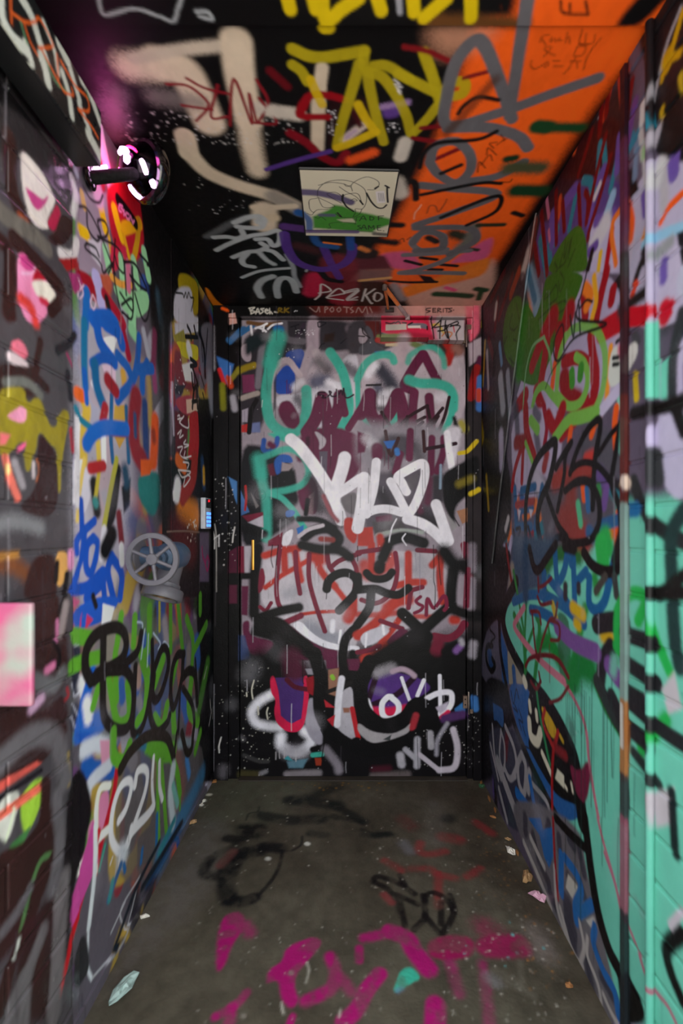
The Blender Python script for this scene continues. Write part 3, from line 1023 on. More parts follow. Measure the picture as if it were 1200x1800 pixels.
many(9, (190, 205, 225), '''560,200 600,210 600,260
620,260 590,500
650,300 640,560
690,290 745,370 730,420
760,390 780,360 815,400''', 0.2)
BK = (29, 26, 23)
S(70, BK, '185,680 140,580 150,420 230,300 370,242 450,285 470,390 440,490 370,550 230,625', 0.12)
S(62, BK, '285,330 280,700 290,960 370,1065 470,1065 520,950 530,740 480,610 400,572', 0.12)
S(80, BK, '215,660 300,590 420,580', 0.14)
S(50, BK, '592,290 560,440 470,530', 0.12)
S(46, BK, '545,560 530,900 520,1080 570,1100 630,960 680,640 680,360', 0.12)
S(46, BK, '690,600 755,425 800,430 812,560 760,760 710,835 682,780 695,640', 0.12)
S(46, BK, '655,840 670,980 720,1090 800,1020 822,960', 0.12)
S(42, BK, '940,460 885,470 845,580 830,780 850,895 890,800 922,640 932,470', 0.12)
S(42, BK, '925,650 980,595 1030,640 1045,860', 0.12)
S(32, BK, '930,740 1000,860 1022,1000 1012,1120', 0.12)
S(25, BK, '910,700 890,1120', 0.12)
S(20, BK, '1030,500 1040,640', 0.3)
many(7, (190, 186, 180), '''1125,560 1100,660
1150,830 1155,900 1160,930 1140,1040
1185,600 1170,980''', 0.3, 0.8)
tile(120, 1290, 4.615)
Pg((92, 86, 86), '380,0 1060,0 1120,330 800,900 640,1200 380,1200', 16, 0.75)
Pg((26, 22, 27), '-10,500 140,620 150,900 60,1200 -10,1200', 20)
S(90, (58, 116, 156), '1085,330 980,560 870,760 740,1000', 0.7, 0.9)
S(50, (26, 60, 96), '900,760 730,1060 640,1200', 0.6, 0.9)
Pg((28, 86, 182), '50,-10 260,-10 200,60 80,80', 8)
S(112, (30, 86, 166), '150,240 210,300 390,270', 0.3)
S(90, (204, 208, 218), '125,130 220,85 300,100', 0.5)
Pg((206, 142, 168), '255,50 340,50 345,230 270,250', 14)
S(80, (194, 198, 208), '335,250 180,400 140,580', 0.4)
Pg((206, 124, 160), '250,500 330,440 330,640 270,800 240,740', 14)
S(74, (196, 112, 152), '190,760 175,900 110,1080', 0.3)
S(52, (180, 26, 42), '395,290 365,500 300,760 250,960 225,1120', 0.15)
S(20, (60, 150, 130), '300,900 250,1110', 0.4)
S(70, 'N', '365,-10 370,180 450,215 495,90', 0.2)
S(92, 'N', '650,70 760,145 850,140', 0.25)
many(36, (96, 156, 48), '''730,180 725,500 735,850
755,240 775,500 795,790''', 0.2)
S(46, 'N', '840,200 885,330 905,490', 0.25)
S(40, 'N', '1070,-10 1030,140', 0.4)
S(22, (96, 150, 60), '905,530 905,610', 0.4)
S(44, (44, 110, 140), '560,60 620,100', 0.8)
S(40, (70, 130, 190), '960,200 980,330', 0.7)
S(40, (150, 176, 186), '900,80 1000,60', 0.7, 0.6)
S(56, (40, 34, 27), '425,285 500,150 620,32 720,10 805,40 855,190', 0.14)
S(25, (40, 34, 27), '880,-10 855,195', 0.14)
S(36, (40, 34, 27), '920,-10 960,150 1000,120 1012,-10', 0.14)
Pg((92, 84, 84), '560,850 700,700 700,1000 560,1108', 16)
S(64, (190, 200, 204), '850,280 830,480 850,720', 0.5)
S(40, (116, 174, 164), '850,420 885,570', 0.5)
FZ = (220, 218, 220)
S(44, (236, 232, 214), '335,420 265,440 232,560 225,760 222,1120', 0.15)
S(50, (226, 222, 214), '345,755 230,870 80,1110', 0.15)
S(44, FZ, '410,705 470,600 512,430 490,380 430,420 380,540 350,700 352,850 410,950 480,900 512,760', 0.15)
S(40, FZ, '540,420 560,310 610,280 642,330 620,480 540,720', 0.15)
S(50, FZ, '480,890 520,790 640,660 690,590', 0.2)
S(30, FZ, '692,190 680,400 692,560', 0.2)
S(32, (206, 206, 206), '740,230 740,420 762,530', 0.3)
S(90, (196, 200, 206), '430,960 450,990', 0.9)
many(10, FZ, '420,980 400,1110\n360,1000 340,1060', 0.3)
many(30, (36, 96, 150), '''720,660 715,900
600,940 590,1040
450,1060 460,1110''', 0.5)
S(40, (46, 126, 136), '860,700 740,960', 0.6)
tile(0, 1350, 2)
S(26, (184, 22, 32), '345,230 320,330 280,480 240,620 200,800', 0.15)
Pg((192, 72, 146), '330,180 345,330 300,440 250,560 232,505 270,390', 4)
S(18, (214, 220, 222), '336,200 335,320 330,400 312,560', 0.25)
S(10, (206, 212, 216), '312,540 308,690 322,742', 0.3)
Pg((42, 42, 45), '262,640 300,570 320,700 275,775 250,760', 6)
many(5, (176, 176, 180), '''322,742 430,600 492,380
402,400 412,330
440,570 424,500 492,380
390,580 440,470''', 0.3)
S(18, (30, 86, 136), '425,340 382,460', 0.5)
S(18, (36, 130, 130), '395,400 385,460', 0.5)
many(14, (26, 34, 44), '''560,260 480,420 400,640
640,190 500,420''', 0.5)
# brick face, nearest the street
tile(0, 0, 1)
Pg((50, 30, 29), '-60,1235 60,1180 112,1080 118,1200 60,1262 -60,1330', 8)
Pg((50, 30, 29), '-60,1330 80,1255 118,1230 110,1300 -60,1400', 10)
Pg((48, 29, 28), '-60,1540 30,1500 70,1440 95,1400 108,1470 80,1560 40,1640 -60,1760', 12)
Pg((46, 28, 28), '20,1700 60,1600 100,1560 110,1700 80,1800 20,1800', 14)
Pg((52, 31, 29), '-60,640 50,640 60,700 -60,700', 10)
tile(0, 150, 4.5)
Pg((46, 42, 44), '-200,120 100,120 480,470 560,540 600,700 540,900 200,600 -200,500', 30)
Pg('K', '-300,-200 250,-100 620,560 480,500 0,120 -300,60', 24)
BR = (50, 29, 28)
S(120, BR, '60,420 60,700 100,900 200,1080', 0.2)
Pg((222, 210, 206), '140,510 220,560 330,700 410,860 420,930 350,1060 370,1150 250,1110 160,880', 8)
Pg((190, 60, 128), '170,790 250,850 320,910 370,860 350,930 290,1000 240,960', 8)
Pg((176, 30, 70), '430,930 465,1010 440,1120 400,1160 345,1090 390,1020', 8)
S(40, (150, 70, 40), '140,1030 200,1080', 0.6)
Pg(BR, '420,1150 460,1010 560,1060 560,1180 460,1290 350,1220', 10)
S(110, (104, 98, 92), '-100,900 60,1060 250,1180 360,1290', 0.3)
S(100, BR, '100,1220 260,1380 430,1560 500,1680', 0.2)
S(110, BR, '-40,1200 60,1350 40,1800', 0.3)
S(54, (206, 204, 204), '560,740 590,880 570,1010', 0.4)
S(44, (150, 160, 172), '490,500 560,600 600,700', 0.6)
S(60, (214, 206, 208), '470,1330 560,1350 600,1240', 0.4)
Pg((150, 30, 30), '450,1370 600,1360 620,1450 520,1470', 10)
tile(0, 450, 7.2)
Pg((226, 132, 172), '190,-40 330,-20 560,300 700,510 620,640 500,850 310,850 190,540', 8)
Pg((190, 64, 128), '220,-30 330,-20 430,120 410,200 310,190 230,110', 8)
S(20, (226, 170, 200), '250,220 380,215 430,150', 0.3)
Pg((176, 26, 44), '400,210 450,150 570,310 380,310', 6)
Pg((226, 216, 204), '350,310 580,310 700,515 620,630 560,540 450,530', 8)
S(110, (212, 62, 56), '240,540 340,620 400,740 420,840', 0.6)
S(70, (196, 44, 70), '500,560 570,600', 0.5)
S(120, BR, '360,-20 520,150 640,330 760,440 740,560 620,700', 0.14)
S(100, BR, '130,-20 150,300 120,520 130,760', 0.2)
Pg((226, 110, 132), '100,1090 200,1050 280,1120 330,1270 280,1310 130,1200', 8)
Pg((206, 186, 190), '60,1220 140,1200 290,1320 350,1430 100,1370', 12)
S(90, BR, '480,1080 440,1300 400,1460 60,1440 -40,1500', 0.2)
S(90, BR, '200,1480 420,1540 560,1680', 0.2)
S(90, (104, 104, 100), '40,1600 300,1600 480,1760', 0.5)
S(80, (34, 30, 36), '700,1200 860,1100 930,1000', 0.5)
S(80, (32, 28, 36), '830,1480 860,1800', 0.5)
Pg((156, 52, 106), '850,220 960,210 1000,440 930,440', 8)
S(30, (150, 44, 90), '820,1240 890,1400', 0.5)
tile(0, 680, 7.2)
OL = (142, 128, 34)
Pg(OL, '-60,40 100,0 250,5 290,80 292,160 330,210 400,140 470,140 520,260 580,440 620,510 690,500 700,380 770,285 840,320 845,450 805,640 775,800 755,1000 745,1340 715,1340 700,1000 680,780 600,720 480,560 440,640 432,760 390,900 350,1080 300,1060 280,860 290,700 200,700 120,840 -60,900', 7)
S(60, (122, 106, 30), '770,330 765,640', 0.6, 0.6)
S(60, (160, 146, 50), '150,40 40,180', 0.8, 0.5)
Pg((232, 142, 172), '40,370 160,290 240,235 310,300 290,440 200,460', 8)
Pg((232, 110, 116), '-40,580 100,600 40,720 -40,740', 8)
Pg((226, 92, 140), '180,770 300,690 290,760 210,830', 8)
S(90, (236, 112, 96), '40,900 90,1100 150,1280 200,1400', 0.35)
S(60, (246, 190, 120), '70,1010 80,1070', 0.8)
S(90, (150, 142, 148), '160,960 260,1240', 0.6)
S(40, (190, 176, 180), '400,960 400,1140', 0.6)
S(14, (228, 120, 60), '445,920 470,1050 440,1200', 0.3)
Pg((48, 29, 30), '470,560 600,720 700,880 720,1480 600,1640 440,1650 220,1560 260,1480 400,1330 480,1050 440,850', 10)
S(70, (176, 36, 56), '880,560 900,800', 0.4)
Pg((214, 208, 214), '930,380 1000,380 1010,1600 900,1440 940,1000', 10)
tile(0, 850, 4.5)
S(90, (118, 118, 122), '-40,330 100,300 300,350', 0.9)
S(100, (112, 66, 40), '-40,640 100,650 240,760', 0.8)
S(44, (176, 122, 56), '-20,580 120,560', 0.9)
Pg((52, 31, 29), '240,580 420,540 430,800 460,1100 380,1400 330,1500 255,1510 255,920 150,900', 16)
Pg((206, 152, 84), '425,540 520,530 530,700 470,820 430,800', 8)
S(64, (212, 136, 178), '550,560 550,640', 0.4)
S(40, 'K', '440,630 430,760', 0.3)
S(44, 'K', '515,720 490,900 450,1020', 0.3)
S(60, (146, 132, 132), '500,960 460,1180', 0.6)
S(30, (190, 110, 150), '430,1090 430,1240', 0.6)
S(34, 'K', '410,1260 450,1340 440,1440 390,1400', 0.3)
S(50, (200, 110, 150), '350,1480 400,1440', 0.6)
S(90, (96, 96, 98), '260,1560 400,1600 480,1500', 0.5)
S(60, (190, 150, 180), '230,1780 310,1700', 0.7)
S(24, (150, 44, 50), '470,1730 520,1680 510,1620', 0.4)
tile(0, 1250, 3.27)
S(70, BR, '-40,220 200,60 330,-40', 0.3)
S(50, BR, '-30,420 200,290 360,110', 0.4)
Pg((206, 86, 76), '-40,420 200,290 230,300 -40,480', 6)
Pg((24, 20, 26), '-40,500 230,320 240,345 -40,540', 6)
Pg((196, 196, 186), '-40,530 100,440 90,560 30,760 -40,720', 8)
Pg((150, 190, 60), '110,470 230,360 240,480 180,640 130,720 100,600', 8)
Pg((216, 100, 80), '-40,590 240,400 240,450 -40,650', 8)
Pg((60, 110, 60), '30,780 130,690 170,640 120,770 60,810', 8)
S(16, (210, 220, 190), '70,560 20,740', 0.4)
S(70, BR, '250,420 230,640 120,800 0,860', 0.25)
S(26, (74, 110, 66), '320,820 230,850 170,1000 110,1250', 0.5)
S(80, BR, '300,840 220,1000 160,1200 40,1500 0,1700', 0.25)
S(22, (200, 205, 195), '95,1320 75,1410', 0.4)
S(70, (104, 98, 100), '330,1040 320,1300 290,1700', 0.4)
S(90, (92, 88, 90), '120,1540 60,1700 40,1850', 0.4)
S(50, BR, '200,1560 230,1400', 0.4)
S(24, (190, 160, 50), '380,250 380,420', 0.5)
Pg((24, 20, 24), '380,420 470,300 540,560 470,800 400,1100 380,1400 330,1500 350,1000', 14)
tile(0, 0, 1)
S(26, (104, 98, 100), '110,1545 102,1660 92,1790', 0.5)
S(24, (98, 94, 96), '36,1810 44,1720 72,1640', 0.5)
S(30, (98, 94, 98), '-10,1345 50,1295 95,1300 112,1370', 0.5)
S(22, (94, 90, 94), '96,1400 102,1480 90,1560', 0.5)
S(16, (88, 84, 88), '0,1640 30,1600 50,1560', 0.6)
S(20, 'K', '284,420 287,640 284,900', 0.7, 0.8)
mottle(LEFT, 90, 70, 200, 62, ((20, 18, 20), (60, 54, 60), (150, 144, 152)))
LEFT.grime(0.2, 14, 56)

# ------------------------------------------------------------------ the face of the box beam
on(BEAM)
tile(0, 0, 5.4545)
PW = (206, 210, 200)
S(90, PW, '0,-60 20,150 120,350 250,480', 0.2)
S(84, PW, '180,-60 300,150 380,400 440,560', 0.25)
S(75, PW, '250,430 300,590', 0.2)
S(90, PW, '400,560 440,680 460,790', 0.2)
S(45, PW, '420,220 520,480 560,700', 0.3)
S(90, PW, '570,420 640,560', 0.2)
S(60, PW, '600,700 660,900 690,1110', 0.25)
S(60, PW, '650,580 760,950', 0.25)
S(60, PW, '780,760 860,900 960,1180', 0.25)
S(51, PW, '760,1000 860,1250', 0.3)
S(75, PW, '850,1290 920,1420 990,1560', 0.25)
S(75, PW, '980,1500 1060,1400', 0.3)
S(22, (96, 140, 100), '190,180 260,420', 0.4)
S(20, (96, 140, 100), '400,470 520,760 640,880', 0.4)
S(18, (96, 140, 100), '830,860 850,960', 0.4)
many(18, (230, 100, 36), '''100,-40 110,220
110,120 240,210 330,210 380,180 500,400 490,450 370,460
230,220 290,400 360,530
400,480 560,780 620,880 700,910 690,850
545,520 560,760
580,580 720,820 830,930 850,1060 750,1050
760,1060 870,1200 940,1320''', 0.2)
BEAM.grime(0.1, 8, 60)

# ------------------------------------------------------------------ right side of the recess
PR = [(190, 180, 215), (150, 20, 32), (40, 100, 160), (90, 80, 100), (230, 120, 40), (105, 80, 160), (35, 125, 145), (30, 26, 30)]
scribble(RIGHT, 0.9, 0.0, 2.18, 2.1, 50, PR, 13)
scribble(RIGHT, 0.0, 0.0, 0.9, 2.1, 40, [(92, 206, 178), (80, 190, 165), (40, 44, 46), (198, 188, 222), (40, 160, 80), (105, 80, 160)], 14, 0.02, 0.06)
on(RIGHT)
tile(0, 0, 1)
Pg('t', '900,900 1300,860 1900,700 1900,2400 1090,1810 960,1500', 20)
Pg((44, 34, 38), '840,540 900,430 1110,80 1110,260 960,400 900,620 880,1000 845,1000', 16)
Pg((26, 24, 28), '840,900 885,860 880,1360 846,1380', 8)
tile(830, 240, 4.286)
Pg((62, 20, 24), '760,-20 1130,-200 1130,300 800,380 620,340', 24)
Pg((88, 66, 132), '560,390 1130,260 1130,640 880,650 850,1029 430,1029', 20)
Pg((60, 30, 40), '600,340 800,300 760,420 620,640 480,640', 20)
Pg((190, 182, 216), '890,620 1130,560 1130,1029 860,1029', 14)
S(34, (210, 80, 40), '800,-10 770,110', 0.5)
S(34, (200, 76, 40), '660,470 650,600', 0.6)
many(40, (34, 126, 148), '''990,50 1000,215
1085,190 1040,400
960,60 930,400
775,460 730,690
835,330 890,345 890,440
510,780 560,1029
580,800 585,950
640,700 620,800''', 0.25)
many(56, (104, 78, 160), '''700,490 770,400
600,600 600,800
990,250 950,330
930,640 1060,585
900,480 880,640
1110,0 1090,250
520,430 480,520''', 0.3)
S(26, (196, 112, 144), '560,480 575,600', 0.3)
S(20, (196, 112, 144), '575,710 582,780', 0.3)
S(60, (152, 192, 228), '1055,450 1015,570', 0.3)
S(30, (206, 200, 210), '960,360 920,460', 0.4)
S(100, (206, 204, 214), '1000,660 910,830', 0.4)
S(50, (104, 78, 160), '930,820 880,870', 0.4)
many(34, (112, 16, 22), '''1005,-10 930,300 870,600
1040,150 960,450 885,690 870,770
800,380 812,690
630,420 632,800
520,580 562,1029
680,500 692,700
850,420 872,480 858,650
470,820 500,1029
900,-40 840,160 800,280''', 0.25)
S(46, (174, 12, 26), '1050,710 1000,1029', 0.2)
S(36, (236, 120, 40), '1110,560 1060,640 1052,760 1080,960', 0.25)
S(36, (226, 182, 40), '965,880 945,1029', 0.25)
S(40, 'K', '900,870 870,1000', 0.4)
Pg((62, 108, 30), '690,770 780,665 830,690 862,800 870,1040 555,1040 610,900', 6)
many(9, (30, 58, 24), '''700,790 690,920 720,800
740,780 700,940 650,990
750,760 720,920
620,950 640,1000 620,1029
680,880 660,960
770,850 720,980''', 0.2)
many(30, (52, 40, 44), '''400,620 380,760
290,760 240,1000
440,700 400,1000''', 0.5)
S(50, (196, 186, 180), '420,880 380,1029', 0.6)
S(30, (120, 50, 40), '480,640 420,1029', 0.6)
tile(830, 480, 4.286)
Pg((188, 178, 212), '560,0 1150,-10 1150,1040 300,1040 400,700', 10, 0.85)
Pg((54, 46, 54), '30,300 300,-10 430,-10 340,500 320,900 300,1040 0,1040', 14, 0.9)
many(28, (96, 26, 32), '''150,60 60,280
300,20 200,340
240,-10 140,200
190,200 170,420
120,500 160,640''', 0.3)
S(40, (150, 62, 40), '350,-10 290,160', 0.4)
S(26, (190, 182, 180), '180,240 170,330', 0.5)
S(24, (174, 164, 170), '110,600 120,860', 0.4)
S(50, (166, 166, 178), '210,790 230,1020', 0.4)
S(40, (150, 150, 166), '265,760 285,1029', 0.4)
S(24, (110, 150, 190), '205,540 220,680', 0.5)
S(18, (176, 142, 44), '95,520 80,840', 0.3)
S(16, 'K', '60,400 72,1029', 0.3)
S(36, 'K', '170,600 160,740', 0.4)
S(60, (56, 96, 168), '40,800 40,1029', 0.3)
S(50, (160, 30, 32), '10,700 20,880', 0.3)
S(46, (206, 80, 50), '40,920 40,960', 0.4)
S(80, (126, 160, 182), '430,20 490,270', 0.6)
S(40, (60, 110, 140), '420,-10 470,200', 0.5)
Pg((58, 108, 28), '560,-10 850,-10 800,150 760,240 640,500 560,720 500,840 440,850 340,800 330,500 400,205 450,290 470,350 520,200', 8)
Pg((66, 110, 38), '330,160 385,200 330,745 245,640 225,440 260,260', 8)
S(70, (46, 118, 24), '400,300 350,760', 0.6)
many(8, (38, 66, 26), '''300,310 280,400 310,430 340,400
330,230 350,340
250,440 240,530 260,480
310,500 330,510
290,620 300,720
275,640 320,690
500,350 580,270 690,210 700,260 600,340
560,140 540,200 590,150 630,90 640,180 580,240
660,-10 690,60 660,140 650,60''', 0.25)
many(110, 'r', '''605,350 545,470
730,300 690,440''', 0.25)
many(64, 'r', '''500,560 450,700
560,540 520,800
650,420 640,640
1010,-10 965,180 925,390
890,470 905,620
480,890 530,1029
840,180 850,330
400,920 350,990''', 0.2)
S(66, 'r', '1058,130 1045,210', 0.1)
S(112, (186, 20, 36), '975,440 1120,350', 0.15)
S(70, 'r', '690,665 800,640 890,720 925,850 880,960 790,1010', 0.18)
S(110, (140, 18, 28), '690,800 720,930 790,980', 0.3)
S(66, 'r', '905,600 930,760 915,960', 0.2)
S(60, (240, 130, 40), '850,110 890,170 860,250', 0.3)
S(40, (236, 172, 40), '915,30 930,200 900,340', 0.3)
S(40, (236, 92, 32), '620,690 600,860', 0.3)
S(40, (236, 152, 40), '1042,560 1030,700 1010,950', 0.3)
LG = (122, 184, 78)
S(46, LG, '700,490 760,420 860,400 940,440 990,560 1000,700 980,880 920,1040', 0.15, 0.92)
S(40, LG, '700,480 655,640 630,920', 0.15, 0.92)
S(44, LG, '640,920 720,1000 800,985 850,900 868,780 840,680 780,630', 0.15)
S(36, LG, '445,1040 480,900 540,850 600,920 680,1010', 0.15)
S(12, (120, 172, 120), '540,480 450,560 400,760 380,1040', 0.3)
S(16, (120, 172, 110), '540,490 580,600 600,760', 0.3)
S(52, (60, 140, 40), '748,750 752,830', 0.15)
S(56, (60, 140, 40), '817,715 812,780', 0.15)
many(13, 'K', '''862,-10 820,160 790,260 800,350 980,372 990,400 820,460 740,520 645,660 612,600 625,480 680,390 690,580
902,215 860,205 810,262
735,320 760,480 775,300
800,210 812,460''', 0.12)
S(7, 'K', '700,610 600,740 550,870', 0.2)
Pg((214, 220, 214), '1050,560 1130,540 1130,820 1040,870 1015,780', 12)
S(60, (142, 216, 196), '1110,900 1120,980', 0.4)
S(60, (214, 90, 130), '1120,570 1130,600', 0.6)
many(22, (30, 34, 36), '1060,640 1100,635\n1060,690 1100,685\n1085,520 1110,500', 0.4)
S(60, (198, 190, 222), '1095,885 970,1040', 0.2)
S(70, (50, 54, 60), '1120,270 1150,330', 0.6)
tile(830, 720, 4.286)
Pg((21, 19, 23), '20,260 220,40 250,300 300,600 280,1040 0,1040', 20)
Pg((186, 176, 206), '290,-10 700,-10 640,620 420,680 300,560', 16)
many(50, (60, 60, 76), '''330,0 340,180
480,180 500,320
590,120 600,220
640,420 650,480
500,60 470,10''', 0.5, 0.8)
S(50, (168, 142, 32), '50,60 70,210', 0.4)
S(20, (170, 140, 34), '105,500 122,750', 0.3)
S(50, (180, 172, 200), '215,190 220,420', 0.5)
Pg((88, 84, 96), '420,420 560,520 640,640 900,560 1100,690 1060,850 820,1140 560,1140 540,900 480,640', 30)
S(160, (84, 82, 94), '860,250 960,270 1090,350', 0.3)
S(80, (192, 186, 206), '480,520 520,600', 0.5)
S(56, 'r', '400,-10 412,180 460,355', 0.2)
many(30, 'r', '''380,250 320,450 298,600
382,290 372,545''', 0.2)
S(36, (150, 20, 48), '540,-10 560,130 540,280', 0.2)
S(66, 'r', '570,50 620,135 680,-10', 0.25)
S(60, 'r', '765,90 670,200', 0.25)
S(60, (140, 20, 30), '330,250 390,240', 0.3)
S(60, LG, '620,215 720,85 820,55 930,20', 0.2)
S(46, LG, '440,80 490,150', 0.25)
S(24, LG, '400,250 450,390', 0.4)
S(90, (156, 56, 50), '620,540 690,500', 0.5)
S(84, (156, 56, 50), '750,490 890,430', 0.5)
S(110, (140, 60, 56), '740,600 740,800', 0.6)
S(150, (146, 58, 54), '690,830 830,980', 0.5)
S(60, (200, 60, 54), '860,370 900,350', 0.6)
S(50, (150, 50, 50), '560,340 540,440', 0.4)
many(40, 'O', '''740,150 730,230
910,150 895,195
830,570 840,670
1095,780 1080,1040''', 0.3)
S(48, 'O', '1085,-10 1072,100 1080,280', 0.2)
S(84, 'O', '1010,935 1085,895', 0.3)
S(40, (84, 192, 142), '795,710 815,860', 0.4)
S(80, (102, 76, 142), '955,480 985,530', 0.4)
S(50, (116, 80, 156), '1010,590 990,730', 0.4)
S(40, (40, 100, 156), '860,600 872,750', 0.3)
S(62, (40, 96, 150), '950,880 1100,830', 0.3)
S(70, (44, 92, 140), '880,920 900,950', 0.4)
many(36, (36, 96, 146), '''320,600 330,890
370,610 470,580
525,580 470,890
345,880 440,880
360,760 450,740''', 0.3)
Pg((206, 200, 214), '340,750 365,760 350,840', 5)
Pg((206, 200, 214), '425,750 455,755 440,820', 5)
S(30, (160, 60, 60), '330,720 460,690', 0.5)
S(26, (200, 196, 200), '270,820 250,900', 0.5)
many(16, 'K', '310,910 330,1000 360,900 330,900\n420,880 440,980 410,1000', 0.2)
S(120, (40, 172, 80), '1000,970 1010,1040', 0.4)
S(40, (50, 140, 70), '950,580 955,640', 0.5)
many(42, 'K', '''405,1040 400,760 430,530 490,370 570,272 625,250 610,400 570,570
570,560 510,700 490,850 520,1040
735,480 780,330 850,180 920,92 958,82 958,170 920,400 905,740
1112,110 1082,300 1050,560 1105,740 1130,1040
700,610 790,540 880,550 950,680 952,850 890,980 760,1010''', 0.15)
many(34, 'K', '''745,250 700,350 690,500 640,760
740,250 660,380 630,440
560,640 640,860 710,960
1112,110 1040,190 950,330
735,470 800,410 880,400 960,440 1045,545
580,1040 650,960 740,1010''', 0.2)
S(5, 'K', '310,655 600,610 900,560 1120,535', 0.3)
S(30, (190, 160, 130), '1120,570 1130,580', 0.5)
many(60, (110, 206, 186), '1140,100 1130,300\n1150,700 1140,1000', 0.4)
tile(830, 960, 4.286)
Pg('K', '0,-10 300,-10 270,250 240,420 200,560 160,520 90,640 60,700 40,1040 -10,1040', 12)
Pg((96, 92, 110), '90,650 200,530 260,700 340,1040 50,1040', 12)
Pg('t', '290,420 420,300 620,250 860,250 1160,-10 1160,1040 430,1040 320,830 240,620 250,500', 8)
Pg((60, 86, 112), '300,-90 640,-60 540,330 290,390', 50)
S(40, (150, 140, 130), '300,160 280,320', 0.6)
S(20, (130, 26, 30), '255,-10 270,120 300,300', 0.4)
Pg((166, 156, 136), '265,790 330,815 440,1040 265,1040', 6)
Pg((40, 92, 154), '205,600 262,790 275,1040 225,1040', 6)
S(40, (40, 92, 154), '310,930 320,1040', 0.2)
S(50, (36, 76, 130), '125,780 140,880', 0.2)
S(22, 'K', '150,750 110,760 105,860 140,940 170,900 150,850', 0.2)
S(8, 'K', '150,540 130,620 170,680 140,720', 0.3)
S(50, 'K', '330,270 255,420 232,560 262,700 330,850 445,1050', 0.1)
S(30, 'K', '202,560 212,800 255,1050', 0.12)
many(34, (40, 134, 62), '''315,520 385,720 405,1040
480,520 505,640 465,1040''', 0.35)
many(20, (40, 134, 62), '''310,190 350,420 400,720
405,420 392,730
460,620 400,790
530,300 620,420
560,520 590,740''', 0.35)
S(80, (22, 136, 56), '500,740 570,720 660,850', 0.5)
Pg((46, 96, 62), '640,470 740,560 740,1040 660,1040 640,700', 14, 0.85)
S(56, (40, 150, 60), '850,470 810,650 745,960', 0.5)
S(150, (22, 126, 56), '880,920 800,900 750,1020', 0.6)
S(60, (30, 110, 50), '540,180 650,60 800,90', 0.7)
S(110, (40, 182, 82), '970,-10 985,140', 0.2)
S(60, (40, 182, 82), '1140,390 1080,520 1085,630', 0.3)
S(64, (40, 182, 82), '1110,640 1110,790', 0.3)
S(36, (44, 160, 72), '1005,590 1060,760 1085,870', 0.4)
S(60, (40, 150, 70), '920,240 940,330', 0.6)
BU = (16, 96, 152)
many(48, BU, '''310,420 430,370 560,380 680,450 760,520 840,585
440,480 520,500 615,555
540,210 540,390
620,20 640,260 690,190 722,30 745,130
580,250 680,380 760,500
760,100 772,495
770,285 855,190''', 0.2)
S(56, BU, '880,240 880,430 940,480 1000,400 1040,220 1105,-10', 0.2)
S(56, (30, 72, 104), '400,-10 400,380', 0.6)
S(36, (206, 176, 40), '605,440 632,550', 0.3)
S(60, (216, 178, 30), '755,460 830,520', 0.4)
S(50, (216, 178, 30), '780,580 800,600', 0.5)
S(84, (216, 176, 30), '990,670 1040,700', 0.5)
S(100, (38, 36, 41), '935,590 1040,570 1150,580', 0.15)
S(86, (38, 36, 41), '1040,760 985,860 960,1050', 0.2)
S(42, 'K', '430,20 460,150 498,180 560,90 625,-10', 0.2)
S(62, 'K', '840,50 900,140 990,190 1080,180 1122,100 1130,-10', 0.2)
S(70, 'K', '700,-10 760,10', 0.3)
S(44, (70, 66, 62), '1000,230 930,340', 0.3)
S(50, (58, 58, 60), '1070,230 1085,370', 0.3)
S(44, (50, 44, 52), '700,300 700,380', 0.4)
S(40, (50, 44, 52), '800,300 800,340', 0.4)
S(80, (122, 82, 152), '640,610 760,720 930,800', 0.2)
S(92, (122, 82, 152), '1030,900 1100,1000', 0.25)
S(60, (120, 190, 175), '1070,860 1060,940', 0.8)
S(28, (206, 122, 142), '390,460 330,560 320,620 430,770 530,880 690,1020', 0.25)
BN = (112, 28, 34)
many(17, BN, '''595,240 545,290 495,315
495,240 498,340
490,380 520,440 595,425
440,492 500,500 516,585
450,500 470,740 490,850
640,430 622,540 580,560 522,730 500,865
590,560 650,592 652,700 590,708
500,950 515,1040''', 0.15)
S(22, BN, '400,905 440,842 560,822 650,862 722,985', 0.15)
S(6, BN, '580,740 582,1040', 0.2)
tile(830, 1200, 4.286)
Pg('t', '500,110 600,60 700,150 780,80 900,160 1170,-10 1170,1040 860,1040 790,600 560,150', 30)
Pg('t', '440,-10 560,-10 700,60 640,160 560,150', 8)
Pg((25, 23, 27), '80,-60 260,-10 300,260 300,340 140,420', 14)
Pg((56, 56, 76), '110,330 330,340 400,560 520,780 700,1140 260,1140 150,700', 14)
Pg((40, 96, 162), '262,-10 440,30 420,260 470,520 600,780 775,885 810,1040 640,1040 500,760 400,520 320,280', 5)
Pg('K', '430,40 560,150 700,380 790,620 780,860 640,800 540,650 440,480 415,200', 8)
S(92, 'K', '425,-10 560,160 690,390 775,620 830,1050', 0.1)
S(60, 'K', '440,470 540,650 640,790 760,850', 0.15)
S(36, 'K', '250,-10 300,260 400,520 500,740 655,1050', 0.1)
Pg((42, 94, 154), '150,150 230,195 242,300 225,350 160,280', 4)
S(14, 'K', '150,150 160,290 185,300 225,350 240,310 232,200 200,160', 0.2)
S(36, (106, 20, 36), '262,380 250,550', 0.5)
GS = (168, 164, 168)
many(16, GS, '''150,320 170,560 215,730
135,460 195,730
215,360 205,560 238,655 242,480 215,362''', 0.2)
many(24, GS, '''248,330 310,480 332,620 305,705
240,640 280,722 322,700
200,800 260,1040
450,760 560,900 592,1040''', 0.2)
S(44, GS, '190,590 250,770 350,1040', 0.25)
S(30, GS, '370,540 342,620 352,760 390,835 402,640 372,540', 0.2)
S(40, GS, '430,680 420,810', 0.25)
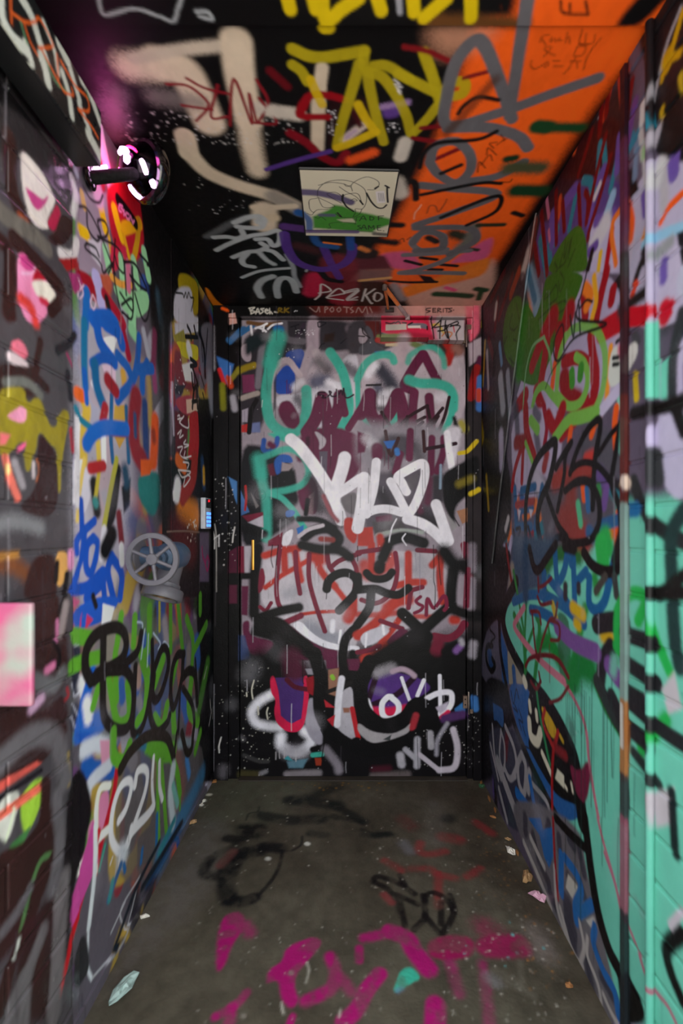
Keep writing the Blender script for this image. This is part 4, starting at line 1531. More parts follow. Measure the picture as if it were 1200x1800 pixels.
Pg(GS, '330,790 465,1010 440,1040 380,920', 6)
S(14, GS, '260,760 340,1010', 0.3)
S(46, (30, 106, 182), '335,830 485,1030', 0.1)
S(36, (30, 106, 182), '432,725 485,1040', 0.1)
CR = (226, 221, 198)
many(28, CR, '430,150 436,205\n480,220 486,275\n525,530 590,680', 0.12)
S(42, CR, '428,290 440,400 488,445 512,370', 0.15)
Pg(CR, '640,650 690,700 692,800 622,722', 5)
many(18, CR, '700,780 710,800\n745,760 755,820', 0.3)
S(40, CR, '390,-20 400,10', 0.2)
Pg((202, 162, 36), '508,155 585,250 642,365 612,435 560,350', 5)
S(20, (190, 155, 40), '660,400 680,440', 0.4)
S(24, (164, 34, 34), '545,205 530,300 580,420 612,475 645,370', 0.15)
S(40, (130, 30, 36), '620,490 700,550', 0.6)
S(22, (162, 24, 28), '612,470 600,700 602,1050', 0.12)
S(20, (40, 134, 84), '480,20 500,200 542,420 582,610', 0.2)
Pg((116, 30, 62), '725,600 800,680 870,570 895,700 855,930 775,830', 14)
S(23, (202, 112, 136), '680,-10 770,130 850,330 880,600 920,860 955,1050', 0.2)
S(18, BN, '580,150 660,120 722,30', 0.15)
S(18, BN, '440,-10 480,45 515,-10', 0.15)
S(34, (30, 134, 60), '925,20 1000,200 1100,370 1150,450', 0.6)
S(84, (48, 52, 52), '940,-10 1050,220 1160,400', 0.2)
many(7, 'K', '290,60 310,160 330,50 350,120\n320,170 340,220 310,190\n350,200 380,300 350,280 370,360\n380,330 400,400\n400,480 430,495 440,470', 0.2)
tile(840, 1200, 2.143)
drips((40, 60, 58), [330 + i * 7 for i in range(12)], 40, 200, 3, 17, 0.7)
drips((40, 60, 58), (470, 486, 510, 535, 560, 400, 420), 60, 640, 3, 18, 0.8)
S(30, (60, 80, 78), '350,160 352,200', 0.9, 0.7)
tile(880, 1440, 5)
Pg('t', '760,-10 1160,-10 1160,1310 1050,1260 900,850 810,500', 5)
Pg((112, 108, 114), '60,-160 300,-160 700,60 760,500 1010,1500 1030,1810 860,1810 500,1000 300,500', 30)
DK = (68, 66, 78)
many(56, DK, '''215,-10 215,110
285,150 330,350
420,40 400,140
510,160 520,300
690,280 730,480
600,180 640,240
560,680 590,1000
650,1000 640,1140
820,1100 900,1350
360,420 420,560
430,640 480,760
700,560 740,700
590,500 600,560''', 0.35)
S(110, DK, '600,780 620,1100', 0.5)
S(80, DK, '760,1250 800,1500 860,1700', 0.6)
S(60, DK, '880,1380 980,1560', 0.5)
many(32, (186, 180, 176), '''200,200 320,480 440,780
260,160 380,420
470,420 500,800 640,1180 720,1300
760,1040 760,1200 860,1480 900,1800
900,1540 960,1680 1020,1790
690,900 730,1120 700,1260
520,780 600,1080''', 0.3)
Pg((200, 196, 186), '590,480 680,600 630,700 570,600', 8)
Pg((200, 196, 190), '745,890 820,850 830,900 790,950', 8)
BL = (38, 106, 176)
Pg(BL, '240,-10 350,-10 370,90 450,70 460,330 425,430 380,330 340,140', 4)
many(58, BL, '''530,320 530,640
565,345 660,480 705,620 655,760 660,890
690,830 800,750''', 0.12)
S(60, BL, '825,950 815,1100 900,1330 1000,1520 1035,1730', 0.12)
S(50, 'K', '480,-10 600,120 730,240', 0.12)
S(22, 'r', '458,-10 475,350 502,700', 0.15)
S(92, 'K', '735,-20 785,400 850,800 950,1150 1060,1400 1110,1820', 0.1)
S(26, (202, 112, 136), '850,-10 900,200 1000,550 1055,800', 0.2)
many(6, 'k', '885,-10 890,410\n1035,0 1025,250 1030,600\n565,-10 570,420', 0.2)
tile(1070, 250, 4)
Pg((192, 184, 212), '120,380 520,-100 700,-100 700,1150 300,1350 100,1200', 14, 0.9)
Pg('K', '330,-600 700,-600 700,130 430,140 340,90 310,-100', 16)
Pg('K', '110,220 170,180 220,330 130,420', 14)
S(60, (200, 198, 204), '270,120 290,450', 0.4)
S(70, (176, 172, 180), '380,130 390,440', 0.6)
S(80, (106, 84, 166), '450,130 460,220', 0.25)
S(44, (106, 84, 166), '245,370 255,500', 0.4)
S(44, (30, 120, 146), '170,-40 140,60', 0.4)
S(40, (110, 130, 160), '200,20 190,240', 0.6)
S(50, 'O', '130,430 160,560 150,680', 0.4)
S(40, 'O', '520,360 430,450 370,560', 0.4)
S(36, (226, 150, 60), '270,590 245,660', 0.5)
S(50, (146, 196, 226), '250,720 400,640 520,600', 0.4)
Pg((30, 28, 34), '480,640 700,560 700,860 520,860', 14)
S(50, (40, 36, 42), '250,770 255,830', 0.5)
S(60, (150, 154, 158), '350,780 440,700', 0.7)
S(60, (106, 84, 166), '390,850 390,960', 0.5)
S(40, 'k', '230,850 180,1000', 0.6)
S(40, (226, 70, 40), '190,1000 170,1080', 0.5)
S(60, 'k', '160,1130 280,1040', 0.6)
S(90, (200, 14, 36), '150,1230 300,1210', 0.15)
S(96, (196, 20, 44), '400,1170 400,1220', 0.3)
S(30, (196, 20, 44), '450,1120 440,1200', 0.9)
S(50, (70, 70, 76), '190,1360 210,1400', 0.5)
Pg((216, 214, 210), '150,1420 210,1400 210,1500 130,1640 100,1600', 10)
S(40, 'Y', '190,1640 200,1800', 0.4)
Pg('t', '260,1300 360,1250 370,1800 260,1800', 8)
Pg('t', '370,1560 430,1500 420,1810 370,1810', 10)
S(70, (50, 54, 58), '520,1200 460,1500 450,1800', 0.4)
S(60, (110, 80, 150), '560,1560 560,1700', 0.4)
tile(1070, 700, 2.25)
Pg((196, 190, 220), '200,0 420,0 420,420 230,400 200,200', 14)
S(40, 'k', '100,60 190,40 292,20', 0.4)
S(44, 'k', '260,20 300,130', 0.4)
S(50, (60, 62, 66), '190,230 200,320', 0.4)
S(44, (44, 46, 48), '100,330 150,460 210,520 300,570', 0.3)
S(56, (36, 60, 60), '300,440 250,540 250,700 265,960 280,1060', 0.4)
S(40, 'k', '165,770 300,770', 0.3)
S(40, 'k', '300,700 200,780', 0.4)
S(8, 'k', '155,500 165,660 160,800', 0.3)
S(40, (30, 110, 170), '60,445 110,440', 0.4)
S(36, (40, 186, 84), '30,980 40,830 100,770 150,800 120,880', 0.35)
S(36, (40, 186, 84), '160,860 200,980 240,1080', 0.4)
S(40, (40, 180, 84), '230,1270 170,1340 130,1390', 0.5)
many(46, (40, 40, 44), '''60,930 180,970
60,1040 190,1130
60,1150 140,1200
90,1210 210,1310 300,1370
10,1180 60,1280 160,1370''', 0.2)
S(34, (46, 56, 56), '100,1400 200,1530', 0.4)
Pg((204, 198, 206), '210,1150 260,1080 290,1230 240,1250', 12)
Pg((206, 200, 208), '170,1560 260,1540 260,1680 190,1700', 14)
S(36, (30, 40, 42), '250,1560 265,1800', 0.4)
S(30, 'k', '60,300 60,460 20,640', 0.4)
tile(1040, 1500, 6)
S(30, (192, 104, 132), '130,-10 220,250 330,600 480,980 600,1340 800,1600 900,1800', 0.3)
S(120, 'K', '960,850 800,1000 840,1250 960,1550', 0.4)
S(60, (206, 198, 210), '960,620 840,760', 0.5)
S(60, (130, 180, 170), '480,500 540,640', 0.8, 0.6)
Pg('K', '360,1200 420,1320 560,1640 560,1810 300,1810', 6)
tile(1050, 0, 6)
Pg((30, 24, 27), '420,-400 1200,-600 1200,1000 640,1560 560,1000 480,600', 24)
many(54, (196, 62, 38), '230,760 262,1100\n130,960 60,1250\n300,640 330,760', 0.4)
many(60, (112, 12, 16), '370,850 300,1300\n110,980 90,1200\n40,1150 20,1400', 0.4)
S(76, (98, 62, 130), '400,1080 330,1500', 0.3)
S(60, (36, 120, 150), '440,1400 330,1600', 0.3)
S(60, (36, 120, 150), '480,1280 470,1330', 0.3)
S(44, (36, 126, 150), '590,1230 605,1340', 0.3)
S(40, (150, 146, 154), '880,90 720,520 600,1080', 0.5)
S(60, (196, 150, 16), '900,130 800,480 745,600', 0.25)
S(130, (190, 144, 14), '735,620 740,680', 0.3)
S(40, (190, 144, 14), '700,720 690,850', 0.6)
S(60, (190, 144, 14), '880,560 760,620', 0.6)
S(70, (176, 140, 24), '700,1160 708,1280', 0.25)
S(60, (180, 150, 30), '890,800 880,1000', 0.5)
S(60, (206, 204, 206), '490,1080 480,1290', 0.5)
S(60, (190, 188, 190), '470,1400 490,1650', 0.5)
S(90, (170, 164, 176), '660,1360 610,1500', 0.7)
S(110, (104, 80, 164), '820,1680 800,1780', 0.3)
S(60, (150, 190, 140), '500,1580 500,1640', 0.6)
S(110, (200, 200, 204), '670,1740 640,1900', 0.6)
Pg('K', '760,800 900,900 900,1640 620,1640 680,1400', 24)
tile(0, 0, 1)
for ya, yb, c_ in ((60, 250, (40, 22, 30)), (250, 450, (86, 40, 66)), (450, 700, (58, 26, 32)), (700, 890, (96, 40, 36)), (890, 1235, (136, 164, 158)), (1235, 1365, (170, 112, 62)), (1365, 1440, (56, 56, 60)), (1440, 1605, (146, 78, 96)), (1605, 1830, (40, 46, 50))):
    S(17, c_, '%d,%d %d,%d %d,%d' % (1098, ya + 6, 1100, (ya + yb) / 2, 1097, yb - 6), 0.3, 0.95)
S(7, (206, 206, 200), '1096,1240 1097,1310', 0.5)
S(14, (226, 206, 190), '1100,846 1104,850', 0.4)
drips((36, 58, 56), (1010, 1022, 1040, 1062, 1075), 1200, 1620, 1.6, 19, 0.9)
mottle(RIGHT, 70, 110, 160, 63, ((20, 18, 20), (200, 196, 214), (60, 120, 110)))
RIGHT.grime(0.16, 14, 57)

# ------------------------------------------------------------------ ceiling
on(CEIL)
OG = (244, 96, 26)
tile(600, 0, 2)
Pg(OG, '470,70 700,-200 1300,-200 1300,100 1010,180 640,760 560,900 470,1010 420,1100 60,960 130,860 200,760 300,560 400,330', 30)
Pg((206, 146, 118), '300,100 440,60 560,90 470,180 340,200', 60, 0.7)
Pg('K', '980,90 1060,80 1300,-200 1200,-200 1000,20 960,80', 16)
Pg('K', '-200,-300 640,-300 620,30 560,64 -200,72', 30)
S(50, (96, 60, 30), '300,60 640,72', 0.8)
tile(600, 400, 4.444)
Pg((208, 160, 146), '420,420 640,480 1040,400 1200,200 1200,500 1040,720 600,720', 40)
Pg((206, 84, 130), '300,200 560,180 640,330 420,330 300,270', 30)
Pg((214, 90, 140), '1060,130 1200,60 1140,260 940,270 820,290', 24)
Pg((236, 126, 40), '940,300 1180,220 1120,380 880,420 700,480 480,560 440,470 740,400', 26)
S(40, (226, 80, 130), '820,470 880,490', 0.7)
Pg((60, 34, 28), '-40,430 330,420 360,620 -40,640', 20)
Pg((92, 36, 46), '-40,200 340,220 400,330 -40,340', 24)
Pg((130, 90, 90), '140,330 400,320 380,420 60,420', 26)
S(30, (214, 160, 104), '140,415 380,392', 0.4)
S(30, 'K', '370,418 520,428 740,425', 0.4)
Pg('K', '600,370 700,385 740,425 650,430', 10)
S(60, (150, 140, 146), '410,450 470,560', 0.8)
S(70, (22, 62, 36), '740,520 860,525 1000,535', 0.5)
S(60, (22, 62, 36), '1060,480 1120,490', 0.5)
S(40, (22, 62, 36), '1090,500 1070,560', 0.6)
S(60, 'k', '680,80 740,110', 0.5)
S(70, 'K', '180,90 300,105 420,120', 0.7)
Pg((40, 30, 30), '-30,100 220,150 310,190 260,250 -30,230', 24)
S(50, (212, 120, 60), '150,160 200,180', 0.7)
many(34, 'K', '500,260 620,290\n620,235 740,250\n780,290 900,300\n680,325 780,330', 0.4)
S(110, (44, 46, 34), '880,50 950,70', 0.7)
S(40, (50, 50, 40), '980,165 1060,175', 0.6)
GY = (112, 108, 114)
many(52, GY, '''790,140 800,70 720,40 620,50 550,110 600,170 720,190 820,170
490,215 700,205 1000,180
930,170 800,260 600,330 460,355 700,352 950,358''', 0.22)
S(90, (104, 104, 100), '1040,-10 1000,90 900,180', 0.7)
many(8, (60, 30, 20), '400,110 420,95 440,115\n450,100 480,85 490,110\n510,95 540,75', 0.3)
tile(600, 0, 2)
# pale, red and purple layers left of the orange
tile(0, 0, 2)
S(90, (80, 70, 80), '380,380 430,430', 0.95, 0.6)
S(70, (120, 108, 116), '410,330 395,470', 0.95, 0.4)
S(96, 'L', '455,235 540,240', 0.8)
S(120, 'L', '560,225 640,250 680,310 735,430', 0.3)
S(44, (186, 172, 158), '470,205 640,175 800,160', 0.6)
S(104, 'L', '830,150 845,280 875,420', 0.25)
S(70, 'L', '870,420 885,520 905,600', 0.6)
S(50, (190, 178, 168), '900,380 1050,405', 0.5)
S(70, 'L', '650,480 665,540', 0.2)
S(56, 'L', '665,540 730,605 830,650 960,690 1060,735', 0.35)
S(84, 'L', '930,740 930,790', 0.3)
S(60, (150, 140, 132), '960,690 1060,740', 0.5)
S(70, (120, 112, 110), '550,340 700,360', 0.95, 0.7)
S(30, (90, 10, 20), '950,250 1010,305', 0.5)
many(12, (150, 154, 160), '345,-40 352,10 372,40 470,18 560,45 608,62 625,20 640,-30\n690,28 730,30 745,55 700,45', 0.5)
dots((200, 196, 196), 440, 390, 1060, 510, 170, 0.8, 4, 41)
dots((190, 186, 186), 640, 620, 900, 760, 24, 0.8, 2.4, 42)
many(11, (122, 22, 32), '''585,295 660,302 722,350 730,380 690,425
640,370 690,378 745,385
655,275 720,310 805,330
765,300 742,410 800,410
808,440 822,278 885,435 875,330 900,425
900,280 942,360 908,430
910,345 972,430 895,432''', 0.12)
tile(480, 60, 5)
S(110, 'L', '430,300 410,460', 0.3)
S(120, 'L', '400,480 390,1000', 0.3)
S(110, (196, 186, 176), '-20,680 220,700', 0.6)
Pg((40, 12, 16), '500,560 900,560 860,900 480,980', 30, 0.8)
many(70, (142, 10, 22), '''500,540 330,540 230,710 480,730
300,560 240,700
520,545 640,580''', 0.35)
many(80, (122, 10, 26), '''150,870 300,960 420,1070 560,1130 640,1050''', 0.4)
S(80, (196, 176, 168), '620,930 790,800', 0.5)
S(40, (176, 150, 176), '640,910 720,850', 0.9)
S(120, (88, 56, 132), '1020,690 1060,680', 0.4)
S(60, (150, 120, 170), '960,640 1180,600', 0.8)
S(90, (228, 84, 30), '680,1110 880,1040', 0.7)
S(120, (206, 196, 188), '1160,950 1120,1080', 0.4)
S(60, (60, 12, 18), '700,620 760,800', 0.8)
S(46, (82, 50, 132), '-60,1190 200,1110 500,1030', 0.2)
YL = (178, 160, 22)
many(104, YL, '''170,130 300,190 440,205 620,180 800,150''', 0.12, 0.88)
many(92, YL, '''170,270 250,330 300,420
800,150 790,280
760,260 690,500 600,800 560,980
830,330 850,480 900,700 970,950
840,340 960,380 1080,540 1170,720 1210,880
880,280 1000,280 1200,400''', 0.12, 0.86)
many(80, (206, 172, 16), '''330,400 380,520 430,620
560,1000 700,950 900,860
745,620 810,740 890,850''', 0.12, 0.92)
S(60, 'W', '1090,430 1100,500', 0.9, 0.0)
many(9, 'W', '1060,400 1110,440 1070,440\n1080,460 1130,465 1090,480 1120,500\n1095,500 1120,525', 0.2)
dots('W', 480, 660, 560, 900, 20, 2, 9, 43)
dots('W', 1000, 780, 1150, 860, 14, 2, 9, 44)
tile(600, 0, 2)
many(38, YL, '''200,260 340,330
290,185 330,300 362,420
352,345 380,295 430,290 425,330 360,350 300,420 250,470''', 0.12, 0.9)
many(46, (206, 178, 14), '''-200,-60 -180,20
-110,-60 -90,20
-70,-60 -55,60 0,20 60,-20
120,-40 140,25
250,-40 255,30
290,50 370,-20
455,-40 455,50
-60,95 -45,95''', 0.14)
many(20, (150, 150, 160), '200,-40 205,30', 0.4)
S(20, (120, 20, 26), '220,165 300,180 380,215', 0.6)
S(16, (120, 20, 26), '430,275 520,250', 0.6)
many(18, (120, 16, 26), '250,485 340,500\n280,450 400,440\n330,560 420,520', 0.5)
GR = (98, 96, 102)
many(44, GR, '''660,-60 640,80 600,340 590,410
600,420 560,300 505,165 465,145 405,215 372,330 375,440 560,395 740,330 900,275
375,450 520,450 620,480 655,520''', 0.18)
many(36, GR, '''310,570 330,515 400,497 450,540 452,600 400,642 340,612 310,572
400,642 540,622 640,570
280,652 380,662 545,682 400,745 260,792''', 0.2)
many(28, GR, '250,855 290,815 350,830 352,872 260,882\n260,802 440,802 472,845 380,895', 0.3)
S(60, (26, 66, 36), '690,445 720,448', 0.3)
S(46, (26, 66, 36), '720,448 840,450', 0.6)
S(60, (72, 76, 52), '590,590 700,590', 0.7)
S(30, (20, 50, 30), '580,560 610,555', 0.5)
S(64, (20, 58, 32), '615,670 700,672', 0.5)
S(22, 'K', '605,748 635,758', 0.5)
S(20, (40, 46, 30), '480,792 570,790', 0.5)
many(17, 'K', '''410,400 430,372 480,342 552,352
275,590 290,540 340,503 480,490 545,462
280,685 480,645 560,645
350,765 500,702 560,692 540,745 440,792
350,610 420,580''', 0.25)
S(26, 'K', '205,650 255,640 262,700', 0.4)
S(30, 'K', '160,790 210,792', 0.5)
S(34, (74, 44, 30), '370,470 540,280', 0.8, 0.7)
S(60, (196, 184, 176), '190,640 205,680', 0.5)
tile(900, 20, 6)
many(11, (96, 34, 10), '''390,242 320,262 295,325
310,290 355,355
420,275 400,300 410,320 440,290 455,320
510,285 485,290 480,310 520,310
580,225 565,330
570,290 600,270 605,335
400,370 345,385 360,420 450,465
415,380 335,475
205,520 195,570 230,605 300,580 370,530 380,570 340,585 360,545
430,520 500,520
440,580 530,580
740,190 710,345 850,330 875,240
780,235 770,330
700,340 800,345
680,370 770,370 740,460 650,470 680,380
610,525 720,525
640,520 600,600
680,540 685,600
670,480 660,520
935,280 860,370 790,480 750,610
600,600 540,660''', 0.2, 0.9)
many(13, (70, 26, 10), '-120,-100 -110,-60', 0.2)
tile(600, 0, 2)
many(8, (46, 22, 16), '''770,-10 780,32 868,38
802,0 802,32
858,-10 866,38''', 0.2)
many(4, (66, 24, 10), '''478,605 485,570 505,590
490,580 520,545 530,565
510,545 515,520 545,545
535,520 520,505 545,500
545,510 570,490 560,475
570,495 578,488''', 0.2)
many(5, (150, 60, 30), '300,750 310,725 330,725 340,745 360,720 370,700', 0.3)
S(4, (60, 20, 8), '560,640 590,640 600,630', 0.2)
many(3, (226, 190, 170), '255,770 258,750 270,735 280,720', 0.3)
tile(360, 360, 4.444)
S(60, 'L', '380,20 560,20 700,10', 0.4)
S(90, (206, 186, 160), '480,110 540,100', 0.5)
S(60, 'L', '400,20 430,40', 0.4)
S(60, (120, 122, 128), '20,250 200,150 330,100', 0.8, 0.5)
PT = (176, 180, 186)
S(90, PT, '430,130 445,120', 0.4)
S(50, PT, '230,140 330,100 420,90 455,120 440,175 330,180 250,170', 0.4)
many(44, PT, '''70,255 170,250 250,262 300,240 285,200
90,355 200,300 350,245 480,225 560,200 590,220
590,220 580,300 530,320 490,270 400,270
220,410 330,370 420,360 480,330 440,300
470,350 540,370 610,430
330,380 290,430 310,470 380,485''', 0.25)
S(40, PT, '420,370 480,430 540,465', 0.6)
S(30, PT, '290,568 420,520 560,502 660,495', 0.3)
S(34, (150, 154, 162), '640,390 690,490 700,560 745,640', 0.5)
S(52, PT, '530,560 450,590 410,650 440,720', 0.4)
S(50, PT, '570,720 560,640 590,580 650,575 690,610 715,680', 0.25)
S(60, (196, 60, 90), '800,690 870,560', 0.9)
Pg((190, 26, 66), '780,540 900,520 940,620 900,720 770,720', 40)
S(90, (200, 24, 60), '1040,740 1100,760', 0.9)
Pg((130, 40, 52), '880,420 1000,380 1200,400 1200,800 960,780', 40, 0.7)
S(80, (72, 30, 34), '720,320 860,360', 0.9, 0.8)
S(50, 'K', '900,520 960,580 1060,600', 0.4)
PU = (82, 48, 134)
S(80, (88, 50, 124), '620,170 700,180 900,200 1180,200', 0.3, 0.85)
S(70, PU, '620,230 640,330 700,430 800,485 930,505 1070,470 1140,400 1150,320', 0.16, 0.95)
S(60, PU, '930,340 980,450 1050,570', 0.25, 0.9)
S(60, (36, 76, 150), '1130,220 1140,340', 0.4)
S(80, (34, 84, 150), '730,60 810,90 830,180', 0.4)
S(60, (34, 84, 150), '830,180 880,300 1020,330', 0.5, 0.9)
S(20, (230, 120, 40), '930,295 1060,310', 0.6)
many(14, (216, 206, 206), '''860,740 900,700 910,620 985,670 890,690
950,725 1040,655 1090,690 1050,700 950,725 1080,745
1090,690 1200,670 1110,745 1190,720''', 0.25)
dots('W', 40, 10, 320, 80, 8, 2, 7, 45)
S(20, (150, 150, 156), '795,510 790,520', 0.4)
Pg((222, 124, 22), '0,640 30,660 90,750 180,810 190,822 90,822 20,720', 8)
tile(600, 400, 4.444)
many(15, (206, 196, 196), '''20,500 130,480 40,560 120,565
160,575 190,480 180,530 260,480
190,530 230,590 240,590
250,540 270,510 310,520 315,550 280,575 255,560 260,520''', 0.25)
CEIL.grime(0.16, 10, 58)
CEIL.grime(0.1, 80, 68)

# ------------------------------------------------------------------ concrete floor
on(FLOOR)
nz = fbm(FLOOR.h, FLOOR.w, 8, 5, 71)[..., None].astype(np.float32)
n2 = fbm(FLOOR.h, FLOOR.w, 60, 3, 72)[..., None].astype(np.float32)
FLOOR.img[:] = lin((62, 55, 44)).astype(np.float32) * (1 - nz) + lin((104, 98, 84)).astype(np.float32) * nz
FLOOR.img *= 0.72 + 0.56 * n2
tile(0, 0, 1)
Pg((92, 96, 78), '380,1366 560,1366 480,1440 340,1470', 40, 0.5)
Pg((112, 104, 100), '330,1450 400,1440 380,1560 220,1720 170,1760', 40, 0.6)
Pg((52, 40, 30), '700,1366 870,1366 960,1640 900,1600 820,1440', 40, 0.6)
tile(330, 1360, 3.43)
DG = (26, 30, 28)
many(70, DG, '''440,250 600,280 800,270
620,160 740,170 900,190''', 0.5, 0.8)
S(60, DG, '620,160 760,130 900,80', 0.6, 0.7)
S(44, DG, '740,360 830,370', 0.5, 0.8)
S(50, DG, '880,190 1060,290', 0.5, 0.8)
S(40, DG, '880,260 1060,290', 0.6, 0.7)
S(36, DG, '1060,340 1110,375 1200,365', 0.6, 0.7)
KF = (18, 18, 20)
S(80, KF, '340,330 400,360 420,330', 0.5, 0.9)
S(60, KF, '240,390 330,400', 0.5, 0.85)
S(70, KF, '460,440 560,450', 0.4, 0.9)
S(90, KF, '440,460 340,480 260,560 230,680 240,750', 0.35, 0.9)
S(110, KF, '250,560 300,460', 0.5, 0.85)
S(74, KF, '220,700 260,760 340,770 400,750', 0.4, 0.95)
S(20, KF, '570,470 550,560 500,650 420,740', 0.5, 0.85)
S(60, KF, '130,520 100,600 180,620 230,590', 0.6, 0.8)
S(40, KF, '100,560 180,480 300,430', 0.6, 0.7)
S(46, (112, 62, 60), '270,470 200,550', 0.6, 0.8)
S(14, KF, '560,460 620,465 680,430 690,380', 0.4, 0.8)
S(10, KF, '350,280 370,240 420,230 430,200', 0.4, 0.7)
dots((196, 190, 176), 0, 90, 1200, 820, 70, 1, 4.5, 50)
dots((150, 110, 50), 560, 30, 1200, 100, 40, 1.5, 6, 51)
many(26, (214, 210, 200), '480,512 486,514\n718,422 722,424', 0.3)
S(18, (206, 200, 180), '120,126 135,127', 0.3)
many(24, (200, 198, 188), '92,165 95,165\n78,190 80,190', 0.4)
tile(640, 1360, 3.53)
RD = (150, 44, 50)
S(70, RD, '490,390 580,410', 0.5, 0.7)
many(44, RD, '''290,590 400,590 450,620 560,650
350,430 340,480 400,500 500,480
460,620 460,820
640,640 720,590
130,540 230,600
690,300 790,370''', 0.7, 0.6)
S(60, (110, 50, 50), '240,280 290,330', 0.9, 0.6)
S(50, (120, 118, 124), '240,430 280,480', 0.9, 0.6)
S(70, (30, 30, 28), '500,280 520,280', 0.6, 0.8)
S(40, DG, '0,380 160,375', 0.6, 0.8)
S(80, (130, 122, 116), '440,200 440,420', 0.95, 0.3)
many(34, (24, 19, 20), '''50,670 80,640 170,660 230,690 310,745
220,630 250,690
60,670 150,720 190,780 220,850
200,750 330,810
380,800 380,760 440,740 520,790 550,850''', 0.4, 0.9)
S(40, (160, 40, 56), '120,750 170,800', 0.6, 0.8)
dots((200, 192, 178), 0, 250, 1000, 840, 70, 1, 4.5, 52)
dots((150, 110, 60), 700, 300, 960, 840, 60, 1.5, 5, 53)
tile(340, 1580, 3.333)
PK = (172, 24, 108)
Pg(PK, '150,170 180,100 250,70 300,100 290,180 220,280 190,380 140,440 125,330', 14)
S(60, PK, '300,150 330,200', 0.9, 0.6)
Pg(PK, '540,280 700,220 760,250 700,330 600,440 590,520 620,600 570,650 510,590 500,470 420,500 440,410 520,370', 12)
S(70, PK, '800,340 830,420 810,520 720,570 660,600', 0.5)
S(60, PK, '860,460 920,540', 0.7, 0.9)
S(90, PK, '1090,440 1010,540 960,640 880,720', 0.3)
S(44, PK, '970,290 970,360', 0.5, 0.9)
S(56, PK, '1000,230 1200,190', 0.6, 0.9)
S(50, PK, '310,550 250,620 130,690', 0.5, 0.9)
S(60, PK, '220,640 210,740', 0.6, 0.9)
S(40, PK, '580,690 560,740', 0.5)
many(26, (150, 142, 132), '570,432 574,434\n290,684 292,688', 0.4)
many(12, (200, 194, 180), '665,375 675,420 660,490\n515,610 525,670\n860,650 855,690', 0.5, 0.8)
dots((205, 198, 184), 0, 40, 1200, 730, 60, 1, 5, 54)
tile(680, 1580, 3.158)
PD = (156, 26, 84)
Pg(PD, '220,240 330,200 480,210 480,320 330,345 230,320', 16)
Pg(PD, '490,210 740,190 810,260 800,330 500,330', 22, 0.85)
S(90, PK, '20,180 110,220 150,290 230,390', 0.3)
S(60, PK, '350,360 400,520', 0.7, 0.6)
S(56, PK, '530,360 560,600 570,700', 0.8, 0.6)
S(110, PK, '270,590 265,720', 0.25)
S(110, PD, '540,160 600,200', 0.95, 0.5)
many(32, (24, 19, 20), '''60,-20 100,150
200,-20 210,100 150,170
210,90 290,190
300,20 300,140
350,-20 370,80 310,190''', 0.4, 0.9)
Pg((66, 186, 158), '70,400 130,372 195,440 130,470 60,525 35,510 50,470', 7)
S(30, (110, 130, 170), '60,510 80,500', 0.7, 0.7)
S(110, (140, 128, 122), '820,180 880,300', 0.95, 0.6)
S(50, (128, 122, 108), '600,400 800,530', 0.8, 0.6)
S(30, (120, 114, 100), '740,350 750,460', 0.8, 0.6)
S(60, (150, 146, 150), '570,440 600,460', 0.9, 0.8)
dots((206, 198, 184), 300, 20, 1000, 680, 90, 1, 6, 55)
dots((176, 120, 60), 760, 20, 1060, 520, 50, 1.5, 6, 56)
dots((110, 190, 190), 420, 90, 880, 380, 8, 3, 8, 57)
FLOOR.grime(0.14, 30, 59)

# ------------------------------------------------------------------ the drawn board on the ceiling (its own metres, 1 mm cells)
BW, BH = 0.273, 0.298
def board(x, y):                                       # picture corner (102,78)-(1150,800) of the board to its own metres
    # board reads upright for someone looking up: far edge of the board is the foot of the drawing
    xl = 102 + (y - 78) / 722 * 75; xr = 1150 - (y - 78) / 722 * 145
    return ((x - xl) / (xr - xl) * BW, (y - 78) / 722 * BH)
def BS(w, c, t, soft=0.2, a=1.0):
    p = _smooth(_pts(t), 6)
    PANEL.stroke([board(x, y) for x, y in p], w * 0.5 * 0.00029, c, soft, a)
def BP(c, t, soft=0.004, a=1.0):
    PANEL.poly([board(x, y) for x, y in _pts(t)], c, soft, a)
BP((62, 134, 40), '240,560 400,480 470,420 560,430 700,490 860,520 1060,570 1050,640 900,700 860,745 500,720 250,700', 0.008)
BP((196, 188, 164), '500,590 660,570 690,620 560,620', 0.006)
BS(90, (70, 54, 110), '80,290 300,300 500,340 640,390', 0.4, 0.9)
BS(50, (90, 70, 120), '320,540 460,540', 0.6, 0.8)
BS(80, (34, 84, 150), '130,520 200,600 210,720', 0.5, 0.9)
BS(60, (88, 60, 120), '170,745 500,740 700,740', 0.4, 0.9)
BS(60, (70, 66, 66), '880,760 1000,770', 0.7, 0.9)
for t in ('290,330 300,260 380,190 520,165 660,180 780,240 810,320 800,400 760,460 690,460 690,500 660,560',
          '660,270 650,210 720,160 820,130 920,160 945,200 900,250 820,255',
          '290,340 400,390 470,430 440,450 360,450 330,420 300,350', '200,420 210,370 290,350',
          '200,400 210,470 250,510 290,480 400,470', '390,310 450,350 540,400',
          '390,300 470,285 540,320 560,380', '560,380 570,320 620,300 720,300 760,400', '640,370 680,350 710,370 660,375',
          '520,230 600,280 700,330 770,410', '180,520 230,540 260,500', '260,560 300,580 330,560 380,600',
          '480,520 540,560 660,570 690,610 680,640', '400,700 430,690 420,640 560,620 690,640', '700,600 700,560 740,550', '760,460 730,520 670,560',
          '300,220 420,190 560,200 640,230', '570,200 600,225 640,215'):
    BS(7, (26, 22, 24), t)
